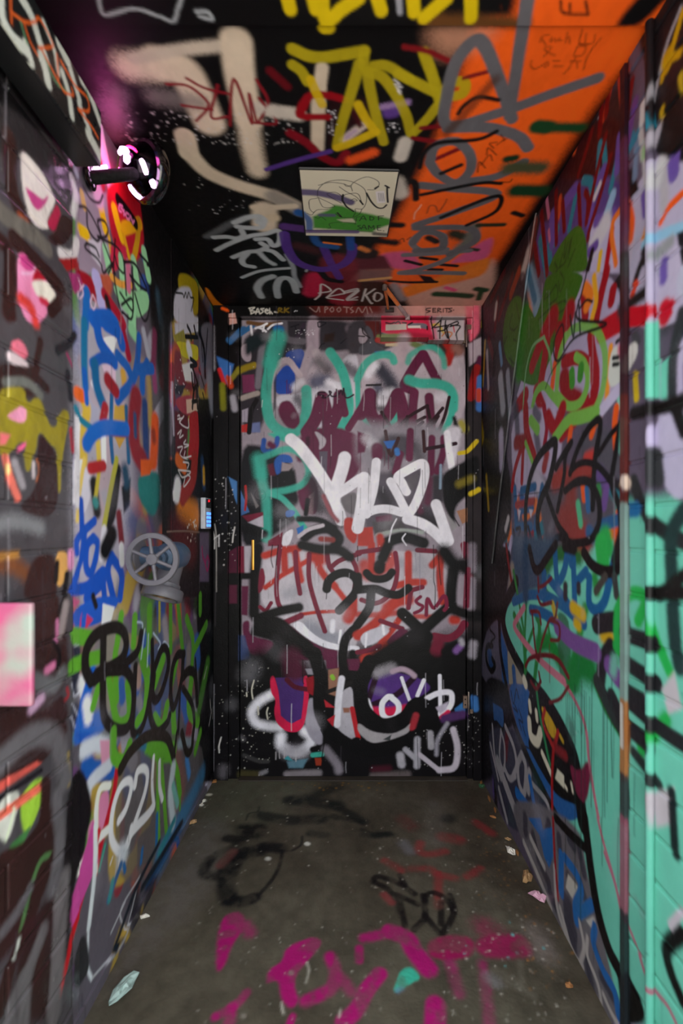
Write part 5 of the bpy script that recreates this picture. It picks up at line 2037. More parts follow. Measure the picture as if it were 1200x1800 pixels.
for t in ('810,290 860,380 920,440 980,445 1020,410', '560,380 600,440 670,490', '560,310 550,360 570,400', '1030,220 1030,300 1035,380', '500,510 540,555',
          '900,240 935,220', '740,370 770,410', '1010,210 1050,230'):
    BS(20, (24, 20, 22), t)
for t in ('730,600 770,540 800,590', '745,575 795,575', '840,545 840,590', '840,545 880,560 870,585 840,590', '930,540 930,585', '930,540 985,535', '930,560 970,560',
          '740,655 710,665 740,690 705,710', '745,705 775,650 800,705', '755,685 790,685', '820,705 825,655 850,690 875,655 880,705', '915,655 915,710', '915,655 950,650', '915,680 945,680', '915,715 950,715', '972,720 980,722'):
    BS(11, (22, 30, 20), t)
BS(7, (24, 20, 22), '160,730 400,725 700,728 900,738')
BP((222, 214, 216), '905,270 1000,262 1010,385 920,395', 0.001)
for k in range(4):
    BS(5, (90, 86, 92), '%d,285 %d,370' % (935 + k * 17, 945 + k * 17))

# ------------------------------------------------------------------ materials
MATS = {}
def nodes(name):
    m = bpy.data.materials.new(name); m.use_nodes = True
    return m, m.node_tree.nodes, m.node_tree.links, m.node_tree.nodes['Principled BSDF']
def bump(nt, ln, bs, scale, strength, dist, detail=6.0, kind='noise', second=None):
    tc = nt.new('ShaderNodeTexCoord')
    n = nt.new('ShaderNodeTexNoise'); n.inputs['Scale'].default_value = scale; n.inputs['Detail'].default_value = detail
    ln.new(tc.outputs['Object'], n.inputs['Vector'])
    h = n.outputs['Fac']
    if second:
        n2 = nt.new('ShaderNodeTexNoise'); n2.inputs['Scale'].default_value = second; n2.inputs['Detail'].default_value = 2
        ln.new(tc.outputs['Object'], n2.inputs['Vector'])
        mx = nt.new('ShaderNodeMath'); mx.operation = 'MULTIPLY_ADD'; mx.inputs[1].default_value = 2.2
        ln.new(n2.outputs['Fac'], mx.inputs[0]); ln.new(h, mx.inputs[2]); h = mx.outputs[0]
    b = nt.new('ShaderNodeBump'); b.inputs['Strength'].default_value = strength; b.inputs['Distance'].default_value = dist
    ln.new(h, b.inputs['Height']); ln.new(b.outputs['Normal'], bs.inputs['Normal'])
    return n
def paint(name, rough=0.45, scale=90, strength=0.25, dist=0.004, spec=0.35, coat=0.0, second=None, rvar=0.15):
    if name in MATS: return MATS[name]
    m, nt, ln, bs = nodes(name)
    at = nt.new('ShaderNodeAttribute'); at.attribute_name = 'paint'
    ln.new(at.outputs['Color'], bs.inputs['Base Color'])
    bs.inputs['Specular IOR Level'].default_value = spec
    bs.inputs['Coat Weight'].default_value = coat
    bs.inputs['Coat Roughness'].default_value = 0.12
    n = bump(nt, ln, bs, scale, strength, dist, second=second)
    mr = nt.new('ShaderNodeMapRange'); mr.inputs['To Min'].default_value = rough - rvar; mr.inputs['To Max'].default_value = rough + rvar
    ln.new(n.outputs['Fac'], mr.inputs['Value']); ln.new(mr.outputs['Result'], bs.inputs['Roughness'])
    MATS[name] = m
    return m
def plain(name, c, rough=0.5, metal=0.0, scale=40, strength=0.1, dist=0.002, var=0.25, spec=0.5):
    if name in MATS: return MATS[name]
    m, nt, ln, bs = nodes(name)
    bs.inputs['Roughness'].default_value = rough; bs.inputs['Metallic'].default_value = metal
    bs.inputs['Specular IOR Level'].default_value = spec
    n = bump(nt, ln, bs, scale, strength, dist)
    mx = nt.new('ShaderNodeMix'); mx.data_type = 'RGBA'
    a = tuple(lin(c)); mx.inputs['A'].default_value = (*[v * (1 - var) for v in a], 1); mx.inputs['B'].default_value = (*[min(v * (1 + var), 1) for v in a], 1)
    ln.new(n.outputs['Fac'], mx.inputs['Factor']); ln.new(mx.outputs['Result'], bs.inputs['Base Color'])
    MATS[name] = m
    return m
def glow(name, c, power):
    m, nt, ln, bs = nodes(name)
    bs.inputs['Base Color'].default_value = (*lin(c), 1)
    bs.inputs['Emission Color'].default_value = (*lin(c), 1); bs.inputs['Emission Strength'].default_value = power
    MATS[name] = m
    return m

M_WALL = paint('sprayed_plaster', 0.42, 70, 0.16, 0.003, 0.18, second=9)
M_DOOR = paint('sprayed_steel', 0.34, 150, 0.22, 0.003, 0.14, second=14)
M_CEIL = paint('sprayed_ceiling_board', 0.5, 60, 0.10, 0.003, 0.12)
M_BRICK = paint('glossy_painted_brick', 0.24, 34, 0.5, 0.006, 0.25, coat=0.3, second=18, rvar=0.1)
M_BRICK2 = paint('painted_brick', 0.42, 70, 0.2, 0.004, 0.2, second=20)
M_FLOOR = paint('stained_concrete', 0.6, 120, 0.35, 0.003, 0.15, second=25, rvar=0.2)
M_BEAM = paint('gloss_black_box', 0.3, 50, 0.08, 0.002, 0.5)
M_DARK = plain('dark_gap', (14, 13, 14), 0.8)

# ------------------------------------------------------------------ object helpers
def link(o, parent=None):
    col.objects.link(o)
    if parent is not None: o.parent = parent
    return o
def tag(o, label=None, cat=None, group=None, kind=None):
    if label: o['label'] = label
    if cat: o['category'] = cat
    if group: o['group'] = group
    if kind: o['kind'] = kind
    return o
def empty(name, loc, label=None, cat=None, kind=None, group=None):
    o = bpy.data.objects.new(name, None); o.location = loc; o.empty_display_size = 0.05
    link(o); return tag(o, label, cat, group, kind)
def mesh_from(name, V, Fq, mat, parent=None, colors=None, smooth=True):
    V = np.asarray(V, np.float32); Fq = np.asarray(Fq, np.int32)
    org = np.zeros(3, np.float32)
    if parent is not None: org = np.array(parent.location if parent.parent is None else parent['_w'], np.float32)
    me = bpy.data.meshes.new(name)
    k = Fq.shape[1]
    me.vertices.add(len(V)); me.vertices.foreach_set('co', (V - org).ravel())
    me.loops.add(Fq.size); me.loops.foreach_set('vertex_index', Fq.ravel())
    me.polygons.add(len(Fq)); me.polygons.foreach_set('loop_start', np.arange(0, Fq.size, k, dtype=np.int32))
    me.polygons.foreach_set('use_smooth', np.full(len(Fq), smooth))
    me.update(calc_edges=True)
    if colors is not None:
        at = me.color_attributes.new('paint', 'FLOAT_COLOR', 'POINT')
        c4 = np.ones((len(V), 4), np.float32); c4[:, :3] = colors
        at.data.foreach_set('color', c4.ravel())
    me.materials.append(mat)
    o = bpy.data.objects.new(name, me)
    return link(o, parent)
def quads(nu, nv):
    i = np.arange(nu * nv).reshape(nv, nu)
    return np.stack([i[:-1, :-1], i[:-1, 1:], i[1:, 1:], i[1:, :-1]], -1).reshape(-1, 4)
def wall(name, O, U, V, us, vs, sheet, mat, parent=None, depth=0.0, N=None, shift=None):
    """a painted face on O + u U + v V; with depth it becomes a slab whose sides run back along -N"""
    O, U, V = (np.array(a, float) for a in (O, U, V))
    us, vs = np.asarray(us, float), np.asarray(vs, float)
    if depth:
        us = np.concatenate([[us[0]], us, [us[-1]]]); vs = np.concatenate([[vs[0]], vs, [vs[-1]]])
    P = O + us[None, :, None] * U + vs[:, None, None] * V
    S_ = P.reshape(-1, 3)
    C = sheet.sample(S_ if shift is None else shift(S_.copy()))
    if depth:
        N = np.array(N, float)
        P = P.copy(); P[0] -= N * depth; P[-1] -= N * depth; P[1:-1, 0] -= N * depth; P[1:-1, -1] -= N * depth
    return mesh_from(name, P.reshape(-1, 3), quads(len(us), len(vs)), mat, parent, C, smooth=False)
def lines(a, b, step): return np.linspace(a, b, max(int(round((b - a) / step)), 1) + 1)
def bm_obj(name, bm, mat, parent=None, smooth=True, bevel=0.0, segs=2):
    """bm in room coordinates"""
    if bevel:
        bmesh.ops.bevel(bm, geom=[e for e in bm.edges if len(e.link_faces) == 2 and e.calc_face_angle(0) > 0.6], offset=bevel, segments=segs, profile=0.6, affect='EDGES')
    org = Vector((0, 0, 0))
    if parent is not None: org = Vector(parent['_w']) if parent.parent is not None else parent.location.copy()
    bmesh.ops.recalc_face_normals(bm, faces=bm.faces)
    bmesh.ops.translate(bm, verts=bm.verts, vec=-org)
    me = bpy.data.meshes.new(name); bm.to_mesh(me); bm.free()
    for p in me.polygons: p.use_smooth = smooth
    if smooth:
        try: me.set_sharp_from_angle(angle=math.radians(40))
        except Exception: pass
    me.materials.append(mat)
    return link(bpy.data.objects.new(name, me), parent)
def sub(o):                                            # lets a part carry sub-parts built in room coordinates
    p = o.parent; o['_w'] = tuple(p.location + o.location) if p is not None else tuple(o.location); return o
def box(bm, x0, x1, y0, y1, z0, z1):
    m = Matrix.Translation(((x0 + x1) / 2, (y0 + y1) / 2, (z0 + z1) / 2)) @ Matrix.Diagonal((abs(x1 - x0), abs(y1 - y0), abs(z1 - z0), 1))
    return bmesh.ops.create_cube(bm, size=1, matrix=m)
def axis_m(p, d):
    d = Vector(d).normalized(); return Matrix.Translation(p) @ d.to_track_quat('Z', 'Y').to_matrix().to_4x4()
def lathe(bm, p, d, prof, n=40, close=False):
    """prof: (radius, height along d)"""
    M = axis_m(p, d); rings = []
    for r, h in prof:
        rings.append([bm.verts.new(M @ Vector((r * math.cos(2 * math.pi * i / n), r * math.sin(2 * math.pi * i / n), h))) for i in range(n)])
    pairs = list(zip(rings[:-1], rings[1:])) + ([(rings[-1], rings[0])] if close else [])
    for a, b in pairs:
        for i in range(n):
            bm.faces.new((a[i], a[(i + 1) % n], b[(i + 1) % n], b[i]))
    if not close:
        bm.faces.new(rings[0][::-1]); bm.faces.new(rings[-1])
    return rings
def tube(bm, pts, r, n=12):
    pts = [Vector(p) for p in pts]; rings = []
    for i, p in enumerate(pts):
        t = (pts[min(i + 1, len(pts) - 1)] - pts[max(i - 1, 0)]).normalized()
        q = t.to_track_quat('Z', 'Y')
        rr = r[i] if isinstance(r, (list, tuple)) else r
        rings.append([bm.verts.new(p + q @ Vector((rr * math.cos(2 * math.pi * k / n), rr * math.sin(2 * math.pi * k / n), 0))) for k in range(n)])
    for a, b in zip(rings[:-1], rings[1:]):
        for k in range(n): bm.faces.new((a[k], a[(k + 1) % n], b[(k + 1) % n], b[k]))
    bm.faces.new(rings[0][::-1]); bm.faces.new(rings[-1])
def prism(bm, pts2, to3, t):                            # outline in a plane, thickness t along that plane's normal
    a = [bm.verts.new(to3(x, y, 0)) for x, y in pts2]; b = [bm.verts.new(to3(x, y, t)) for x, y in pts2]
    n = len(a)
    bm.faces.new(a[::-1]); bm.faces.new(b)
    for i in range(n): bm.faces.new((a[i], a[(i + 1) % n], b[(i + 1) % n], b[i]))
def at(px, py, y): return Vector(((px - VX) * y / F, y, CZ - (py - VY) * y / F))     # a point at a known depth
def on_floor(px, py, z=0.0):
    y = (CZ - z) * F / (py - VY); return Vector(((px - VX) * y / F, y, z))

# ------------------------------------------------------------------ the shell
struct = lambda o: tag(o, kind='structure')
fl = struct(wall('floor', (0, 0, 0), (1, 0, 0), (0, 1, 0), lines(-0.70, 0.70, 0.004), lines(0.42, 2.24, 0.005), FLOOR, M_FLOOR))
bm = bmesh.new(); box(bm, -6, 6, -8, 0.43, -0.06, -0.002)
struct(bm_obj('floor_outside', bm, plain('pavement', (150, 146, 138), 0.8, 0, 30, 0.3, 0.004), smooth=False))
ce = struct(wall('ceiling', (0, 0, ZC), (1, 0, 0), (0, 1, 0), lines(XL - 0.01, XR + 0.01, 0.0036), lines(Y_SEAM, D + 0.02, 0.0036), CEIL, M_CEIL))
wall('panel', (0, 0, ZC - 0.007), (1, 0, 0), (0, 1, 0), lines(XL - 0.01, XR + 0.01, 0.0036), lines(0.50, Y_SEAM - 0.003, 0.0040), CEIL, M_CEIL, ce, depth=0.05, N=(0, 0, -1))
bm = bmesh.new(); box(bm, XL - 0.3, XR + 0.3, 0.50, D + 0.2, ZC + 0.05, ZC + 0.12)
struct(bm_obj('ceiling_slab', bm, M_DARK, smooth=False))
wl = struct(wall('wall_left', (XL, 0, 0), (0, 1, 0), (0, 0, 1), lines(Y_OPEN - 0.01, D + 0.04, 0.0036), lines(0, ZC, 0.0030), LEFT, M_WALL))
YP0, YP1 = -XL * F / (VX - 300), -XL * F / (VX - 347)
pn = wall('panel', (XL + 0.003, 0, 0), (0, 1, 0), (0, 0, 1), lines(YP0, YP1, 0.0036), lines(1.112, ZC - 0.001, 0.0030), LEFT, M_WALL, wl, depth=0.003, N=(1, 0, 0))
bl = struct(wall('baseboard_left', (XL + 0.007, 0, 0), (0, 1, 0), (0, 0, 1), lines(Y_OPEN, D - 0.02, 0.005), lines(0, 0.030, 0.005), LEFT, M_WALL, depth=0.007, N=(1, 0, 0)))
Y_RB = 1.03
wr = struct(wall('wall_right', (XR, 0, 0), (0, 1, 0), (0, 0, 1), lines(Y_RB - 0.004, D + 0.04, 0.0036), lines(0, ZC, 0.0030), RIGHT, M_WALL))
bm = bmesh.new(); box(bm, XL - 0.3, XR + 0.3, D + 0.045, D + 0.10, -0.02, ZC + 0.1)
struct(bm_obj('wall_back', bm, M_DARK, smooth=False))

def brick_wall(name, x, side, y0, y1, z_ref, course, length, sheet, mat, mortar, label, fine_from):
    w = struct(wall(name, (x - side * 0.0016, 0, 0), (0, 1, 0), (0, 0, 1), lines(y0, y1 + 0.03, 0.006), lines(0, ZC + 0.2, 0.0045), sheet, mortar, depth=0.15, N=(side, 0, 0)))
    w['label'] = label
    k0 = int(math.floor((0 - z_ref) / course)); r_ = random.Random(7 + int(side))
    k = k0
    while True:
        za, zb = z_ref + k * course + 0.0035, z_ref + (k + 1) * course - 0.0035
        if za > ZC + 0.2: break
        za, zb = max(za, 0.002), zb
        if zb - za > 0.02:
            y = y1 - (length * 0.5 if k % 2 else length) 
            spans = []; e = y1
            while e > y0 + 0.01:
                spans.append((max(y, y0), e)); e = y - 0.007; y = e - length
            for a, b in spans:
                if b - a < 0.02: continue
                st = 0.0042 if b > fine_from else 0.02
                yy = lines(a, b, st); zz = lines(za, zb, st)
                j = r_.uniform(-0.0002, 0.0015); j2 = r_.uniform(-0.001, 0.001)
                us = np.concatenate([[yy[0]], yy, [yy[-1]]]); vs = np.concatenate([[zz[0]], zz, [zz[-1]]])
                Y, Z = np.meshgrid(us, vs)
                dz = np.zeros_like(Y); dz[1, :] = dz[-2, :] = 0.0009; dz[:, 1] = dz[:, -2] = 0.0009
                dz[0, :] = dz[-1, :] = 0.012; dz[:, 0] = dz[:, -1] = 0.012
                X = x + side * (j + j2 * (Y - a) / (b - a) - dz)
                P = np.stack([X, Y, Z], -1).reshape(-1, 3)
                mesh_from('brick', P, quads(len(us), len(vs)), mat, w, sheet.sample(P))
        k += 1
    return w
brick_wall('wall_left_brick', XL + 0.004, 1, 0.30, Y_OPEN, 1.076, 0.0915, 0.40, LEFT, M_BRICK, M_BRICK, 'glossy grey and brown painted brick wall at the left edge', 0.80)
brick_wall('wall_right_brick', XR - 0.001, -1, 0.30, Y_RB, 1.076, 0.0915, 0.40, RIGHT, M_BRICK2, M_BRICK2, 'turquoise and lilac painted brick wall at the right edge', 0.80)

# strip covering the corner of the right wall, and the box beam under the ceiling on the left
YT = XR * F / (1098 - VX)
tr = struct(wall('trim_1', (XR - 0.006, 0, 0), (0, 1, 0), (0, 0, 1), lines(YT - 0.009, YT + 0.009, 0.0036), lines(0, ZC, 0.0045), RIGHT, M_WALL, depth=0.006, N=(-1, 0, 0)))
bb = empty('box_beam', (-0.575, 0.62, 1.91), 'black box beam with white and orange letters high on the left brick wall', 'beam')
wall('lettered_face', (-0.54, 0, 0), (0, 1, 0), (0, 0, 1), lines(0.42, 1.056, 0.0036), lines(1.91, 2.03, 0.0030), BEAM, M_BEAM, bb, depth=0.004, N=(1, 0, 0))
bm = bmesh.new(); box(bm, XL + 0.012, -0.5435, 0.42, 1.056, 1.91, 2.03)
bm_obj('housing', bm, plain('black_enamel', (20, 22, 23), 0.35, 0, 60, 0.1), bb, smooth=False, bevel=0.003)
bm = bmesh.new(); box(bm, XL + 0.012, -0.552, 1.0565, 1.0605, 1.918, 2.022)
bm_obj('end_cap', bm, plain('grey_enamel', (92, 98, 102), 0.4), bb, smooth=False, bevel=0.001)

# ------------------------------------------------------------------ door, frame, lintel
X0, X1 = (421 - VX) * D / F, (819.5 - VX) * D / F          # leaf edges
ZT = CZ + (VY - 561) * D / F
door = empty('door_1', (0, D, 0), kind='structure')
door['label'] = 'steel door covered in graffiti at the end of the recess'
leaf = wall('leaf', (0, D, 0), (1, 0, 0), (0, 0, 1), lines(X0 + 0.004, X1 - 0.004, 0.0026), lines(0.006, ZT - 0.004, 0.0026), BACK, M_DOOR, door, depth=0.04, N=(0, -1, 0))
fr = struct(empty('trim_2', (0, D, 0)))
fr['label'] = 'painted steel door frame'
def fpart(name, x0, x1, z0, z1, y, dep):
    return wall(name, (0, y, 0), (1, 0, 0), (0, 0, 1), lines(x0, x1, 0.003), lines(z0, z1, 0.003), BACK, M_DOOR, fr, depth=dep, N=(0, -1, 0))
XA, XB = XL + 0.008, (403 - VX) * D / F
fpart('jamb', XA, XB, 0, ZC - 0.001, D - 0.026, 0.07)
fpart('door_stop', XB + 0.0005, X0, 0, ZT - 0.001, D - 0.010, 0.05)
XC = (829 - VX) * D / F
fpart('door_stop', X1, XC, 0, ZT - 0.001, D - 0.010, 0.05)
fpart('jamb', XC + 0.0005, XR - 0.004, 0, ZC - 0.001, D - 0.026, 0.07)
fpart('lintel', XB + 0.0005, XC, ZT, ZC - 0.001, D - 0.020, 0.06)
bm = bmesh.new(); box(bm, X0, X1, D - 0.035, D + 0.04, 0.0005, 0.005)
struct(bm_obj('trim_3', bm, plain('worn_sill', (58, 50, 42), 0.6, 0, 60, 0.3), smooth=False, bevel=0.001))

BRASS = plain('worn_brass', (206, 152, 70), 0.28, 1.0)
STEEL = plain('dull_steel', (150, 128, 112), 0.4, 0.8)
STEEL2 = plain('brushed_pin', (176, 160, 150), 0.3, 0.9)
def hinge(plate, pin, jamb):
    h = empty('hinge', (0, 0, 0)); h.parent = door; h.location = (X1, -0.003, at(pin[0], (pin[1] + pin[2]) / 2, D).z); h['_w'] = (h.location.x, D - 0.003, h.location.z)
    for nm, (a, b, c, d_) in (('hinge_plate', plate), ('hinge_plate', jamb)):
        p, q = at(a, c, D - 0.012), at(b, d_, D - 0.012)
        bm = bmesh.new(); box(bm, p.x, q.x, D - 0.0155, D + 0.002, q.z, p.z)
        o = bm_obj(nm, bm, STEEL, h, smooth=False, bevel=0.0008)
    for s_ in (0.28, 0.72):
        x = (plate[0] + plate[1]) / 2; y = plate[2] + (plate[3] - plate[2]) * s_
        c = at(x, y, D - 0.0155); bm = bmesh.new(); lathe(bm, (c.x, D - 0.0158, c.z), (0, -1, 0), [(0.0035, 0), (0.0035, 0.0006), (0.002, 0.001)], 12)
        bm_obj('screw', bm, M_DARK, h)
    a, b = at(pin[0], pin[2], D - 0.016), at(pin[0], pin[1], D - 0.016)
    bm = bmesh.new(); lathe(bm, (a.x, D - 0.0165, a.z), (0, 0, 1), [(0.004, 0), (0.0045, 0.003), (0.0045, b.z - a.z - 0.003), (0.004, b.z - a.z)], 14)
    bm_obj('hinge_pin', bm, STEEL2, h)
hinge((810, 817.5, 581, 603), (819.5, 571, 610), (821, 828, 571, 579))
hinge((814, 821, 1223, 1245), (823.5, 1216, 1256), (826, 832, 1247, 1254))
p, q = at(442, 949, D - 0.006), at(446.5, 1002, D - 0.006)
bm = bmesh.new(); box(bm, p.x, q.x, D - 0.010, D + 0.001, q.z, p.z)
o = bm_obj('latch_guard', bm, BRASS, door, bevel=0.0012); o['label'] = 'thin upright brass latch guard'
c = at(457.5, 870, D)
bm = bmesh.new(); lathe(bm, (c.x, D + 0.001, c.z), (0, -1, 0), [(0.026, 0), (0.026, 0.003), (0.024, 0.005), (0.019, 0.005), (0.018, 0.0035), (0.010, 0.0035), (0.009, 0.006), (0.003, 0.006)], 32)
me_ = bm_obj('lock_cylinder', bm, M_DOOR, door)
P_ = np.array([v.co[:] for v in me_.data.vertices]) + np.array([0, D, 0]); C_ = BACK.sample(P_)
a_ = me_.data.color_attributes.new('paint', 'FLOAT_COLOR', 'POINT'); a_.data.foreach_set('color', np.hstack([C_, np.ones((len(C_), 1))]).astype(np.float32).ravel())
# overhead closer
YCL = D - 0.052
def clos(px, py): return at(px, py, YCL)
k_ = D / YCL
def shiftc(S_):
    S_[:, 0] *= k_; S_[:, 2] = CZ + (S_[:, 2] - CZ) * k_; return S_
cb = empty('door_closer', (0, 0, 0)); cb.parent = door; cb.location = (0.3, -0.03, 2.02); cb['_w'] = (0.3, D - 0.03, 2.02)
a, b = clos(669.5, 597), clos(816, 563)
s_ = clos(753, 580).x
wall('closer_body', (0, YCL, 0), (1, 0, 0), (0, 0, 1), lines(a.x, s_, 0.0024), lines(a.z + 0.010, b.z, 0.0024), BACK, M_DOOR, cb, depth=0.05, N=(0, -1, 0), shift=shiftc)
wall('closer_cover', (0, YCL + 0.006, 0), (1, 0, 0), (0, 0, 1), lines(s_ + 0.001, b.x, 0.0024), lines(a.z, b.z, 0.0024), BACK, M_DOOR, cb, depth=0.044, N=(0, -1, 0), shift=shiftc)
M_ARM = plain('orange_sprayed_arm', (214, 118, 62), 0.45, 0, 30, 0.2, 0.002, 0.4)
M_ARM2 = plain('grey_pink_arm', (168, 146, 150), 0.45, 0, 30, 0.2, 0.002, 0.4)
el = at(676, 505, 1.945); pi_ = at(716, 557, YCL + 0.02); br = at(682, 543, D - 0.03)
mid = pi_.lerp(el, 0.45)
bm = bmesh.new(); tube(bm, [pi_, mid], 0.0085, 10); bm_obj('arm', bm, M_ARM2, cb)
bm = bmesh.new(); tube(bm, [mid, el], 0.0085, 10); bm_obj('arm', bm, M_ARM, cb)
bm = bmesh.new(); tube(bm, [el + Vector((0, 0, 0.004)), br], [0.0075, 0.005], 10); bm_obj('forearm', bm, M_ARM, cb)
bm = bmesh.new(); lathe(bm, el - Vector((0, 0, 0.012)), (0, 0, 1), [(0.007, 0), (0.010, 0.002), (0.010, 0.020), (0.006, 0.023)], 18); bm_obj('elbow_pivot', bm, plain('grey_pivot', (120, 108, 104), 0.4, 0.5), cb)
bm = bmesh.new(); lathe(bm, pi_ - Vector((0, 0, 0.016)), (0, 0, 1), [(0.010, 0), (0.011, 0.004), (0.011, 0.022), (0.008, 0.025)], 18); bm_obj('pinion_cap', bm, M_ARM2, cb)
bm = bmesh.new(); box(bm, br.x - 0.012, br.x + 0.026, D - 0.032, D - 0.0195, br.z - 0.012, br.z + 0.006); bm_obj('arm_shoe', bm, plain('dark_shoe', (58, 44, 42), 0.5), cb, bevel=0.002)

# ------------------------------------------------------------------ board screwed to the ceiling
bd = empty('ceiling_board', (0.0, 1.484, ZC - 0.001), 'cream drawing board with black cartoon lines and green foot on the ceiling', 'sign')
cs, sn = math.cos(math.radians(1.6)), math.sin(math.radians(1.6))
us, vs = lines(0, BW, 0.0012), lines(0, BH, 0.0012)
ue = np.concatenate([[us[0]], us, [us[-1]]]); ve = np.concatenate([[vs[0]], vs, [vs[-1]]])
UU, VV = np.meshgrid(ue, ve)
zz = np.full_like(UU, -0.008); zz[0, :] = zz[-1, :] = 0; zz[:, 0] = zz[:, -1] = 0
xx, yy = UU - BW / 2, VV - BH / 2
Pb = np.stack([bd.location.x - 0.002 + xx * cs - yy * sn, bd.location.y + xx * sn + yy * cs, bd.location.z + zz], -1).reshape(-1, 3)
mesh_from('drawing', Pb, quads(len(ue), len(ve)), paint('painted_board', 0.5, 60, 0.05, 0.001), bd, PANEL.sample(np.stack([UU, VV, UU * 0], -1).reshape(-1, 3)), smooth=False)
M_EDGE = plain('black_edge', (22, 20, 22), 0.5)
def bpt(u, v): return (bd.location.x - 0.002 + (u - BW / 2) * cs - (v - BH / 2) * sn, bd.location.y + (u - BW / 2) * sn + (v - BH / 2) * cs, bd.location.z - 0.004)
for (a, b) in (((0, 0), (BW, 0)), ((BW, 0), (BW, BH)), ((0, BH), (BW, BH)), ((0, 0), (0, BH))):
    bm = bmesh.new(); tube(bm, [bpt(*a), bpt(*b)], 0.0042, 8)
    bm_obj('edging', bm, M_EDGE, bd)

# ------------------------------------------------------------------ lamp on an arm by the left ceiling corner
LY = 1.235
hd = at(252, 300, LY)
lamp = empty('security_lamp', (hd.x, hd.y, hd.z), 'glossy black round lamp glowing pink on an arm below the ceiling', 'lamp')
M_GLOSS = plain('gloss_black', (12, 10, 12), 0.10, 0, 20, 0.03, 0.001, spec=0.8)
M_CHROME = plain('dark_chrome', (40, 34, 42), 0.08, 1.0, 10, 0.02, 0.001)
M_GLOW = glow('pink_white_light', (255, 196, 255), 3.0)
M_GLOW2 = glow('magenta_light', (255, 40, 110), 1.2)
ax = Vector((-0.50, -0.80, -0.22)).normalized()
bm = bmesh.new(); lathe(bm, hd - ax * 0.030, ax, [(0.050, 0), (0.068, 0.004), (0.073, 0.012), (0.073, 0.026), (0.068, 0.034), (0.060, 0.036), (0.058, 0.030), (0.02, 0.028)], 48)
bm_obj('ring_housing', bm, M_GLOSS, lamp)
bm = bmesh.new(); lathe(bm, hd - ax * 0.004, ax, [(0.0585, 0), (0.058, 0.012), (0.054, 0.026), (0.046, 0.040), (0.034, 0.051), (0.018, 0.058), (0.004, 0.060)], 48)
bm_obj('dome', bm, M_CHROME, lamp)
bm = bmesh.new(); lathe(bm, hd - ax * 0.034, -ax, [(0.045, 0), (0.045, 0.006), (0.030, 0.018), (0.012, 0.022)], 32)
bm_obj('back_cap', bm, M_GLOSS, lamp)
qx = axis_m((0, 0, 0), ax).to_3x3()
def dome_pt(ang, t, lift):                              # a point on the dome: angle round the axis, t from rim 0 to tip 1
    prof = [(0.0585, 0), (0.058, 0.012), (0.054, 0.026), (0.046, 0.040), (0.034, 0.051), (0.018, 0.058), (0.004, 0.060)]
    f_ = t * (len(prof) - 1); i_ = min(int(f_), len(prof) - 2); g_ = f_ - i_
    r = prof[i_][0] * (1 - g_) + prof[i_ + 1][0] * g_ + lift; h = prof[i_][1] * (1 - g_) + prof[i_ + 1][1] * g_ + lift * 0.5
    return hd - ax * 0.004 + qx @ Vector((r * math.cos(ang), r * math.sin(ang), h))
def slot(px, py, qx_, qy_, wdt, mat, nm):
    """a lit window in the dome, found by where its two ends lie"""
    best = []
    for tx, ty in ((px, py), (qx_, qy_)):
        bst = None
        for ia in range(120):
            for it in range(20):
                p = dome_pt(ia * math.pi / 60, it / 20, 0.0)
                if (p - hd).dot(-p + Vector((0, 0, CZ))) < 0: continue
                u, v = VX + F * p.x / p.y, VY - F * (p.z - CZ) / p.y
                d_ = (u - tx) ** 2 + (v - ty) ** 2
                if bst is None or d_ < bst[0]: bst = (d_, ia * math.pi / 60, it / 20)
        best.append(bst)
    (_, a0, t0), (_, a1, t1) = best
    da = (a1 - a0 + math.pi) % (2 * math.pi) - math.pi
    pts = [dome_pt(a0 + da * k / 6, t0 + (t1 - t0) * k / 6, 0.0015) for k in range(7)]
    bm = bmesh.new(); tube(bm, pts, [wdt * 0.7] + [wdt] * 5 + [wdt * 0.7], 10)
    return bm_obj(nm, bm, mat, lamp)
slot(208, 268, 222, 286, 0.0085, M_GLOW, 'light_window')
slot(246, 280, 258, 308, 0.0060, M_GLOW, 'light_window')
slot(228, 326, 248, 352, 0.0060, M_GLOW, 'light_window')
slot(266, 316, 270, 328, 0.0070, M_GLOW, 'light_window')
slot(276, 334, 280, 342, 0.0040, M_GLOW, 'light_window')
slot(222, 262, 242, 268, 0.0030, M_GLOW2, 'light_window')
M_ARMB = plain('speckled_black', (20, 19, 19), 0.7, 0, 160, 0.8, 0.004, 0.8, spec=0.15)
w0 = Vector((XL + 0.004, 1.13, at(146, 313, 1.13).z))
kn = at(232, 306, LY - 0.05)
bm = bmesh.new(); tube(bm, [w0 - Vector((0.0, 0, 0)), w0.lerp(kn, 0.12), w0.lerp(kn, 0.5), kn, hd - ax * 0.005 + Vector((0.0, 0, 0))], [0.013, 0.0145, 0.0145, 0.0135, 0.010], 16)
bm_obj('arm', bm, M_ARMB, lamp)
bm = bmesh.new(); lathe(bm, w0 - Vector((0.002, 0, 0)), (1, 0, 0), [(0.026, 0), (0.026, 0.005), (0.018, 0.009)], 28); bm_obj('wall_plate', bm, M_GLOSS, lamp)
bm = bmesh.new(); s0, s1 = at(150, 299, 1.15), at(188, 293, 1.17); tube(bm, [s0, s0.lerp(s1, 0.5), s1], 0.0042, 10); bm_obj('glow_strip', bm, M_GLOW, lamp)  # emissive strip added for the glow between beam and arm
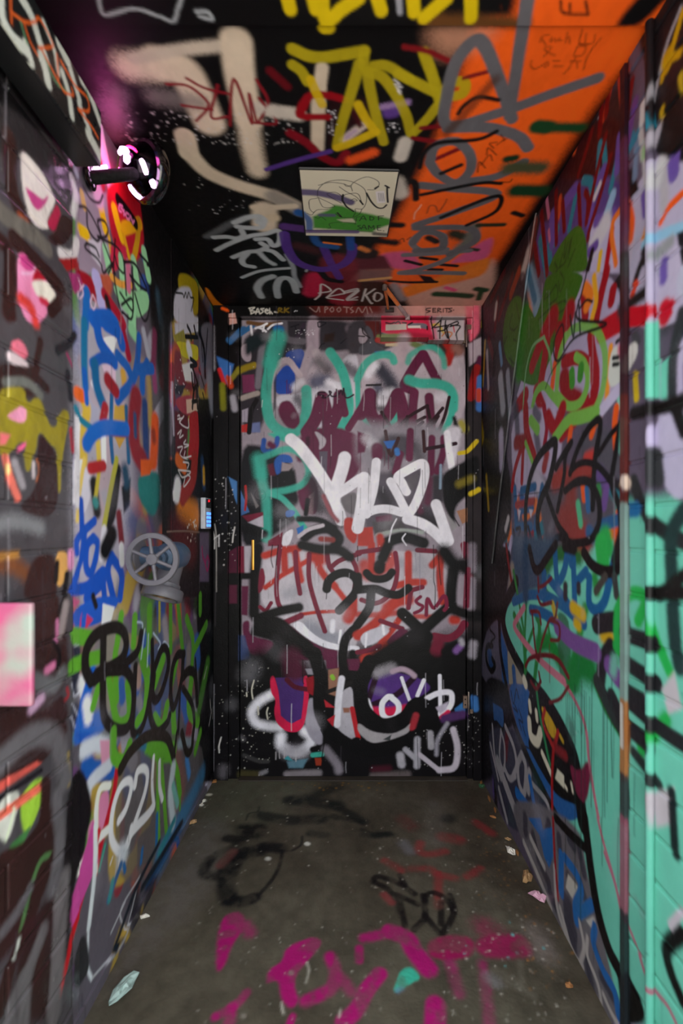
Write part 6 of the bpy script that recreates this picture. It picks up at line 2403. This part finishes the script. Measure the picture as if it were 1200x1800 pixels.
for nm, loc, e, c in (('lamp_glow', Vector((XL + 0.030, 1.235, hd.z - 0.005)), 0.28, (1.0, 0.05, 0.22)), ('lamp_glow', Vector((XL + 0.035, 1.13, 2.06)), 0.08, (1.0, 0.10, 0.55))):
    ld = bpy.data.lights.new(nm, 'POINT'); ld.energy = e; ld.color = c; ld.shadow_soft_size = 0.02
    lo = bpy.data.objects.new(nm, ld); lo.location = loc - Vector(lamp.location); link(lo, lamp)

# ------------------------------------------------------------------ hose valve with handwheel on the left wall
W = at(268, 983, 1.25)
valve = empty('hose_valve', (XL, 1.42, W.z), 'grey hose valve with six-spoke handwheel on the left wall', 'valve')
M_CAST = plain('grey_cast_iron', (96, 93, 99), 0.5, 0.1, 90, 0.25, 0.002, 0.15)
M_CASTB = plain('blue_grey_casting', (62, 82, 106), 0.4, 0.1, 50, 0.2, 0.002, 0.35)
wheel = sub(bm_obj('handwheel', (lambda b: (lathe(b, W + Vector((0, 0.006, 0)), (0, -1, 0), [(0.0555, 0), (0.0675, 0), (0.0690, 0.003), (0.0690, 0.009), (0.0675, 0.012), (0.0555, 0.012), (0.0540, 0.009), (0.0540, 0.003)], 64, close=True), b)[1])(bmesh.new()), M_CAST, valve))
wheel['_w'] = tuple(valve.location)
bm = bmesh.new(); lathe(bm, W + Vector((0, 0.012, 0)), (0, -1, 0), [(0.012, 0), (0.015, 0.004), (0.015, 0.018), (0.0135, 0.0205), (0.006, 0.021)], 32); bm_obj('hub', bm, M_CAST, wheel)
for k in range(6):
    an = math.radians(98 + 60 * k)
    dv = Vector((math.cos(an), 0, math.sin(an)))
    bm = bmesh.new(); tube(bm, [W + dv * 0.012, W + dv * 0.035, W + dv * 0.0560], [0.0056, 0.0046, 0.0052], 10); bm_obj('spoke', bm, M_CAST, wheel)
bm = bmesh.new(); lathe(bm, W + Vector((0, 0.010, 0)), (0, 1, 0), [(0.008, 0), (0.008, 0.035), (0.017, 0.036), (0.019, 0.050), (0.028, 0.056), (0.030, 0.070), (0.034, 0.075)], 28); bm_obj('bonnet', bm, M_CASTB, valve)
bc = Vector((W.x, 1.405, W.z))
bm = bmesh.new(); lathe(bm, bc - Vector((0, 0.070, 0)), (0, 1, 0), [(0.030, 0), (0.037, 0.010), (0.041, 0.035), (0.042, 0.060), (0.041, 0.090), (0.035, 0.112), (0.018, 0.122)], 36); bm_obj('body', bm, M_CASTB, valve)
bm = bmesh.new(); tube(bm, [bc + Vector((-0.02, 0, 0)), Vector((XL + 0.002, bc.y, bc.z))], 0.028, 24); bm_obj('inlet_pipe', bm, M_CASTB, valve)
bm = bmesh.new(); lathe(bm, (XL + 0.001, bc.y, bc.z), (1, 0, 0), [(0.046, 0), (0.046, 0.006), (0.034, 0.012)], 32); bm_obj('wall_flange', bm, M_CAST, valve)
dn = Vector((-0.018, -0.038, -0.100)).normalized()
M_HOLE = plain('dark_bore', (26, 25, 27), 0.7)
bm = bmesh.new(); lathe(bm, bc + dn * 0.020, dn, [(0.034, 0), (0.034, 0.045), (0.037, 0.060), (0.042, 0.064), (0.042, 0.078), (0.030, 0.080)], 36); bm_obj('outlet_neck', bm, M_CAST, valve)
bm = bmesh.new(); lathe(bm, bc + dn * 0.097, dn, [(0.043, 0.0), (0.052, 0.0), (0.0555, 0.004), (0.0565, 0.026), (0.054, 0.031), (0.047, 0.031), (0.045, 0.027), (0.043, 0.010)], 56, close=True); bm_obj('outlet_flange', bm, M_CAST, valve)
bm = bmesh.new(); lathe(bm, bc + dn * 0.100, dn, [(0.044, 0), (0.044, 0.012)], 40); bm_obj('bore', bm, M_HOLE, valve)
bm = bmesh.new(); lathe(bm, bc + dn * 0.108, dn, [(0.026, 0), (0.034, 0), (0.034, 0.014), (0.026, 0.014)], 36, close=True); bm_obj('coupling_ring', bm, plain('brass_ring', (150, 120, 92), 0.35, 0.8), valve)

# ------------------------------------------------------------------ keypad by the door
ky0, ky1 = 1.985, 2.072
kz0, kz1 = 1.121, 1.250
kx = XL + 0.021
kp = empty('keypad', (XL, (ky0 + ky1) / 2, kz0), 'grey entry keypad with lit blue keys on the left wall beside the door', 'keypad')
bm = bmesh.new(); box(bm, XL + 0.001, kx, ky0, ky1, kz0, kz1); bm_obj('body', bm, plain('pale_plastic', (196, 200, 206), 0.4), kp, bevel=0.004)
bm = bmesh.new(); box(bm, kx - 0.001, kx + 0.0015, ky0 + 0.010, ky1 - 0.004, kz1 - 0.042, kz1 - 0.004); bm_obj('reader_window', bm, plain('black_plastic', (18, 18, 22), 0.2), kp, bevel=0.001)
M_KEY = glow('blue_key_light', (70, 130, 255), 0.6)
for r in range(4):
    for c_ in range(3):
        ya = ky0 + 0.020 + c_ * 0.020; za = kz1 - 0.060 - r * 0.0165
        bm = bmesh.new(); box(bm, kx - 0.001, kx + 0.003, ya, ya + 0.014, za - 0.0105, za); bm_obj('key', bm, M_KEY, kp, bevel=0.001)
bm = bmesh.new(); lathe(bm, (kx + 0.001, ky0 + 0.045, kz1 - 0.012), (1, 0, 0), [(0.005, 0), (0.005, 0.002), (0.003, 0.004)], 16); bm_obj('status_light', bm, glow('red_led', (255, 20, 30), 1.0), kp)

# ------------------------------------------------------------------ plate standing out from the left brick
pl = empty('flag_plate', (XL + 0.004, 0.82, 0.82), 'pink and mint sprayed plate standing out from the left brick wall', 'plate')
def plate_mat():
    m, nt, ln, bs = nodes('pink_mint_spray')
    tc = nt.new('ShaderNodeTexCoord'); n = nt.new('ShaderNodeTexNoise'); n.inputs['Scale'].default_value = 9
    ln.new(tc.outputs['Object'], n.inputs['Vector'])
    cr = nt.new('ShaderNodeValToRGB'); e = cr.color_ramp
    e.elements[0].position = 0.42; e.elements[0].color = (*lin((190, 92, 130)), 1); e.elements[1].position = 0.60; e.elements[1].color = (*lin((160, 172, 160)), 1)
    ln.new(n.outputs['Fac'], cr.inputs['Fac']); ln.new(cr.outputs['Color'], bs.inputs['Base Color']); bs.inputs['Roughness'].default_value = 0.35
    bump(nt, ln, bs, 120, 0.25, 0.002)
    return m
bm = bmesh.new(); box(bm, XL - 0.004, -0.534, 0.815, 0.827, 0.820, 0.995)
bm_obj('plate', bm, plate_mat(), pl, bevel=0.005, segs=3)
bm = bmesh.new(); box(bm, XL - 0.004, XL + 0.012, 0.780, 0.815, 0.825, 0.990)
bm_obj('bracket', bm, plain('rose_spray', (180, 90, 120), 0.4), pl, bevel=0.003)

# ------------------------------------------------------------------ cable and conduit on the right wall
cpx = [(950, 345), (942, 385), (934, 440), (929, 480), (914, 590), (903, 675), (893, 760), (884, 830), (877, 890), (870, 955), (866, 990)]
pts = []
for x, y in cpx:
    yy_ = XR * F / (x - VX); p = at(x, y, yy_); p.x = XR - 0.0036; pts.append(p)
bm = bmesh.new(); tube(bm, [Vector(v) for v in _smooth([tuple(p) for p in pts], 5)], 0.0034, 8)
o = tag(bm_obj('cable', bm, M_WALL), 'painted cable running aslant down the right wall', 'cable')
P_ = np.array([v.co[:] for v in o.data.vertices]); C_ = RIGHT.sample(P_) * 0.6 + 0.07 * (0.4 + 0.8 * rng.random((len(P_), 1)))
a_ = o.data.color_attributes.new('paint', 'FLOAT_COLOR', 'POINT'); a_.data.foreach_set('color', np.hstack([C_, np.ones((len(C_), 1))]).astype(np.float32).ravel())
YC = XR * F / (1150 - VX)
n_ = 20; zz_ = lines(0.0, ZC - 0.009, 0.006)
an = np.linspace(0, 2 * np.pi, n_ + 1)
A, Z = np.meshgrid(an, zz_)
P_ = np.stack([XR - 0.0095 + 0.0080 * np.cos(A), YC + 0.0080 * np.sin(A), Z], -1).reshape(-1, 3)
tag(mesh_from('conduit_pipe', P_, quads(n_ + 1, len(zz_)), M_WALL, None, np.clip(RIGHT.sample(P_) * 0.8, 0, 0.9)), 'upright painted conduit pipe on the right brick wall', 'pipe')

# ------------------------------------------------------------------ litter on the floor
def scrap(name, label, cat, px, py, w, h, mat, seed, rot=0.0, lift=0.012, thick=0.0018, n=9, dx=0.0):
    """a crumpled piece: ragged outline, folded surface, real thickness"""
    r_ = random.Random(seed); c = on_floor(px, py); c.x += dx
    o_ = []
    for i in range(n):
        a = 2 * math.pi * i / n + r_.uniform(-0.2, 0.2); k = r_.uniform(0.65, 1.1)
        o_.append((w * k * math.cos(a), h * k * math.sin(a)))
    cr_, sr_ = math.cos(rot), math.sin(rot)
    bm = bmesh.new(); rings = []
    for f_ in (1.0, 0.62, 0.28):
        rings.append([(x * f_, y * f_, lift * r_.uniform(0.1, 1.0) * (1.2 - f_ * 0.7)) for x, y in o_])
    def put(p, dz): return bm.verts.new((c.x + p[0] * cr_ - p[1] * sr_, c.y + p[0] * sr_ + p[1] * cr_, 0.0008 + p[2] + dz))
    top = [[put(p, thick) for p in rg] for rg in rings]; bot = [[put(p, 0) for p in rings[0]]]
    ct = put((0, 0, lift * 0.6), thick); cb_ = put((0, 0, 0.0), 0)
    for a, b in zip(top[:-1], top[1:]):
        for i in range(n): bm.faces.new((a[i], a[(i + 1) % n], b[(i + 1) % n], b[i]))
    for i in range(n):
        bm.faces.new((top[-1][i], top[-1][(i + 1) % n], ct)); bm.faces.new((bot[0][(i + 1) % n], bot[0][i], cb_))
        bm.faces.new((bot[0][i], bot[0][(i + 1) % n], top[0][(i + 1) % n], top[0][i]))
    o = bm_obj(name, bm, mat, smooth=False)
    me = o.data; off = Vector((c.x, c.y, 0.0))
    me.transform(Matrix.Translation(-off)); o.location = off
    return tag(o, label, cat)
PAPER = plain('white_paper', (226, 220, 206), 0.7, 0, 30, 0.1, 0.001, 0.1)
TAN = plain('tan_shell', (170, 134, 92), 0.5, 0, 60, 0.4, 0.002, 0.6)
PINKP = plain('pink_petal', (206, 158, 176), 0.6, 0, 30, 0.1, 0.001, 0.25)
WOOD = plain('raw_splinter', (158, 106, 58), 0.7, 0, 60, 0.4, 0.002, 0.3)
MINT = plain('sticker_paper', (172, 196, 188), 0.6, 0, 22, 0.1, 0.001, 0.5)
LEAFG = plain('faded_green', (52, 96, 62), 0.6)
scrap('paper_scrap', 'torn white paper scrap on the floor by the right wall', 'paper', 896, 1497, 0.016, 0.026, PAPER, 1, lift=0.016)
scrap('peanut_shell', 'tan empty nut shell on the floor by the right wall', 'shell', 926, 1545, 0.017, 0.036, TAN, 2, rot=-0.25, lift=0.020, thick=0.003, n=12)
scrap('petal', 'pale pink curled scrap against the foot of the right wall', 'scrap', 952, 1580, 0.018, 0.030, PINKP, 3, rot=0.7, lift=0.022, dx=-0.012)
scrap('chip', 'small yellowish chip above the torn white scrap on the floor', 'chip', 892, 1476, 0.014, 0.008, TAN, 4, lift=0.006)
scrap('cap', 'flattened dull green cap in the far right floor corner', 'cap', 846, 1383, 0.016, 0.022, LEAFG, 5, lift=0.006, n=12)
scrap('sticker', 'crumpled pale blue sticker on the floor near the left brick wall', 'sticker', 217, 1740, 0.020, 0.050, MINT, 6, rot=-0.35, lift=0.012)
scrap('paper_chip', 'small white paper chip at the foot of the left wall', 'paper', 254, 1612, 0.017, 0.008, PAPER, 7, rot=0.3, lift=0.006)
scrap('crumb', 'brown crumbling lump on the floor by the left wall', 'crumb', 339, 1446, 0.014, 0.018, TAN, 8, lift=0.010)
scrap('pebble', 'upper of two pale pebbles at the foot of the left wall', 'pebble', 358, 1410, 0.008, 0.010, PAPER, 9, lift=0.010, thick=0.004)
scrap('pebble', 'lower of two pale pebbles at the foot of the left wall', 'pebble', 354, 1417, 0.009, 0.011, PAPER, 10, lift=0.010, thick=0.004)
scrap('rust_flake', 'orange flake on the floor before the left door jamb', 'flake', 377, 1374, 0.012, 0.020, WOOD, 11, lift=0.006)
scrap('orange_chip', 'orange chip on the dirty floor low by the right wall', 'chip', 1000, 1734, 0.010, 0.008, WOOD, 12, lift=0.008)
for i_, (x, y, l, rz, lab) in enumerate(((852, 1378, 0.05, 1.2, 'raw wood splinter standing in the far right corner'), (880, 1405, 0.06, 1.5, 'long raw wood splinter under the edge of the right wall'),
                                    (889, 1425, 0.045, 1.4, 'ragged wood splinter below the blue and grey painted wall foot'), (866, 1437, 0.03, 2.6, 'small loose orange splinter on the floor away from the wall'), (922, 1500, 0.04, 1.45, 'short wood splinter at the wall foot beside the torn white scrap'))):
    c = on_floor(x, y); c.x = min(c.x, XR - 0.014)
    d_ = Vector((math.cos(rz), math.sin(rz), 0)); s_ = Vector((-d_.y, d_.x, 0))
    bm = bmesh.new()
    prof = [(-0.5, 0.15), (-0.2, 0.9), (0.1, 1.0), (0.5, 0.1)]
    lo = [[bm.verts.new(d_ * (0.8 * l * t) + s_ * (sg * 0.0042 * w_) + Vector((0, 0, z_ * (0.6 + 0.4 * w_)))) for sg, z_ in ((-1, 0.001), (1, 0.001), (1, 0.009), (-1, 0.007))] for t, w_ in prof]
    for a, b in zip(lo[:-1], lo[1:]):
        for k in range(4): bm.faces.new((a[k], a[(k + 1) % 4], b[(k + 1) % 4], b[k]))
    bm.faces.new(lo[0][::-1]); bm.faces.new(lo[-1])
    o = bm_obj('wood_splinter', bm, WOOD, smooth=False); o.location = (c.x, c.y, 0)
    tag(o, lab, 'splinter', 'splinters along the right wall')

for o in bpy.data.objects:
    if '_w' in o: del o['_w']
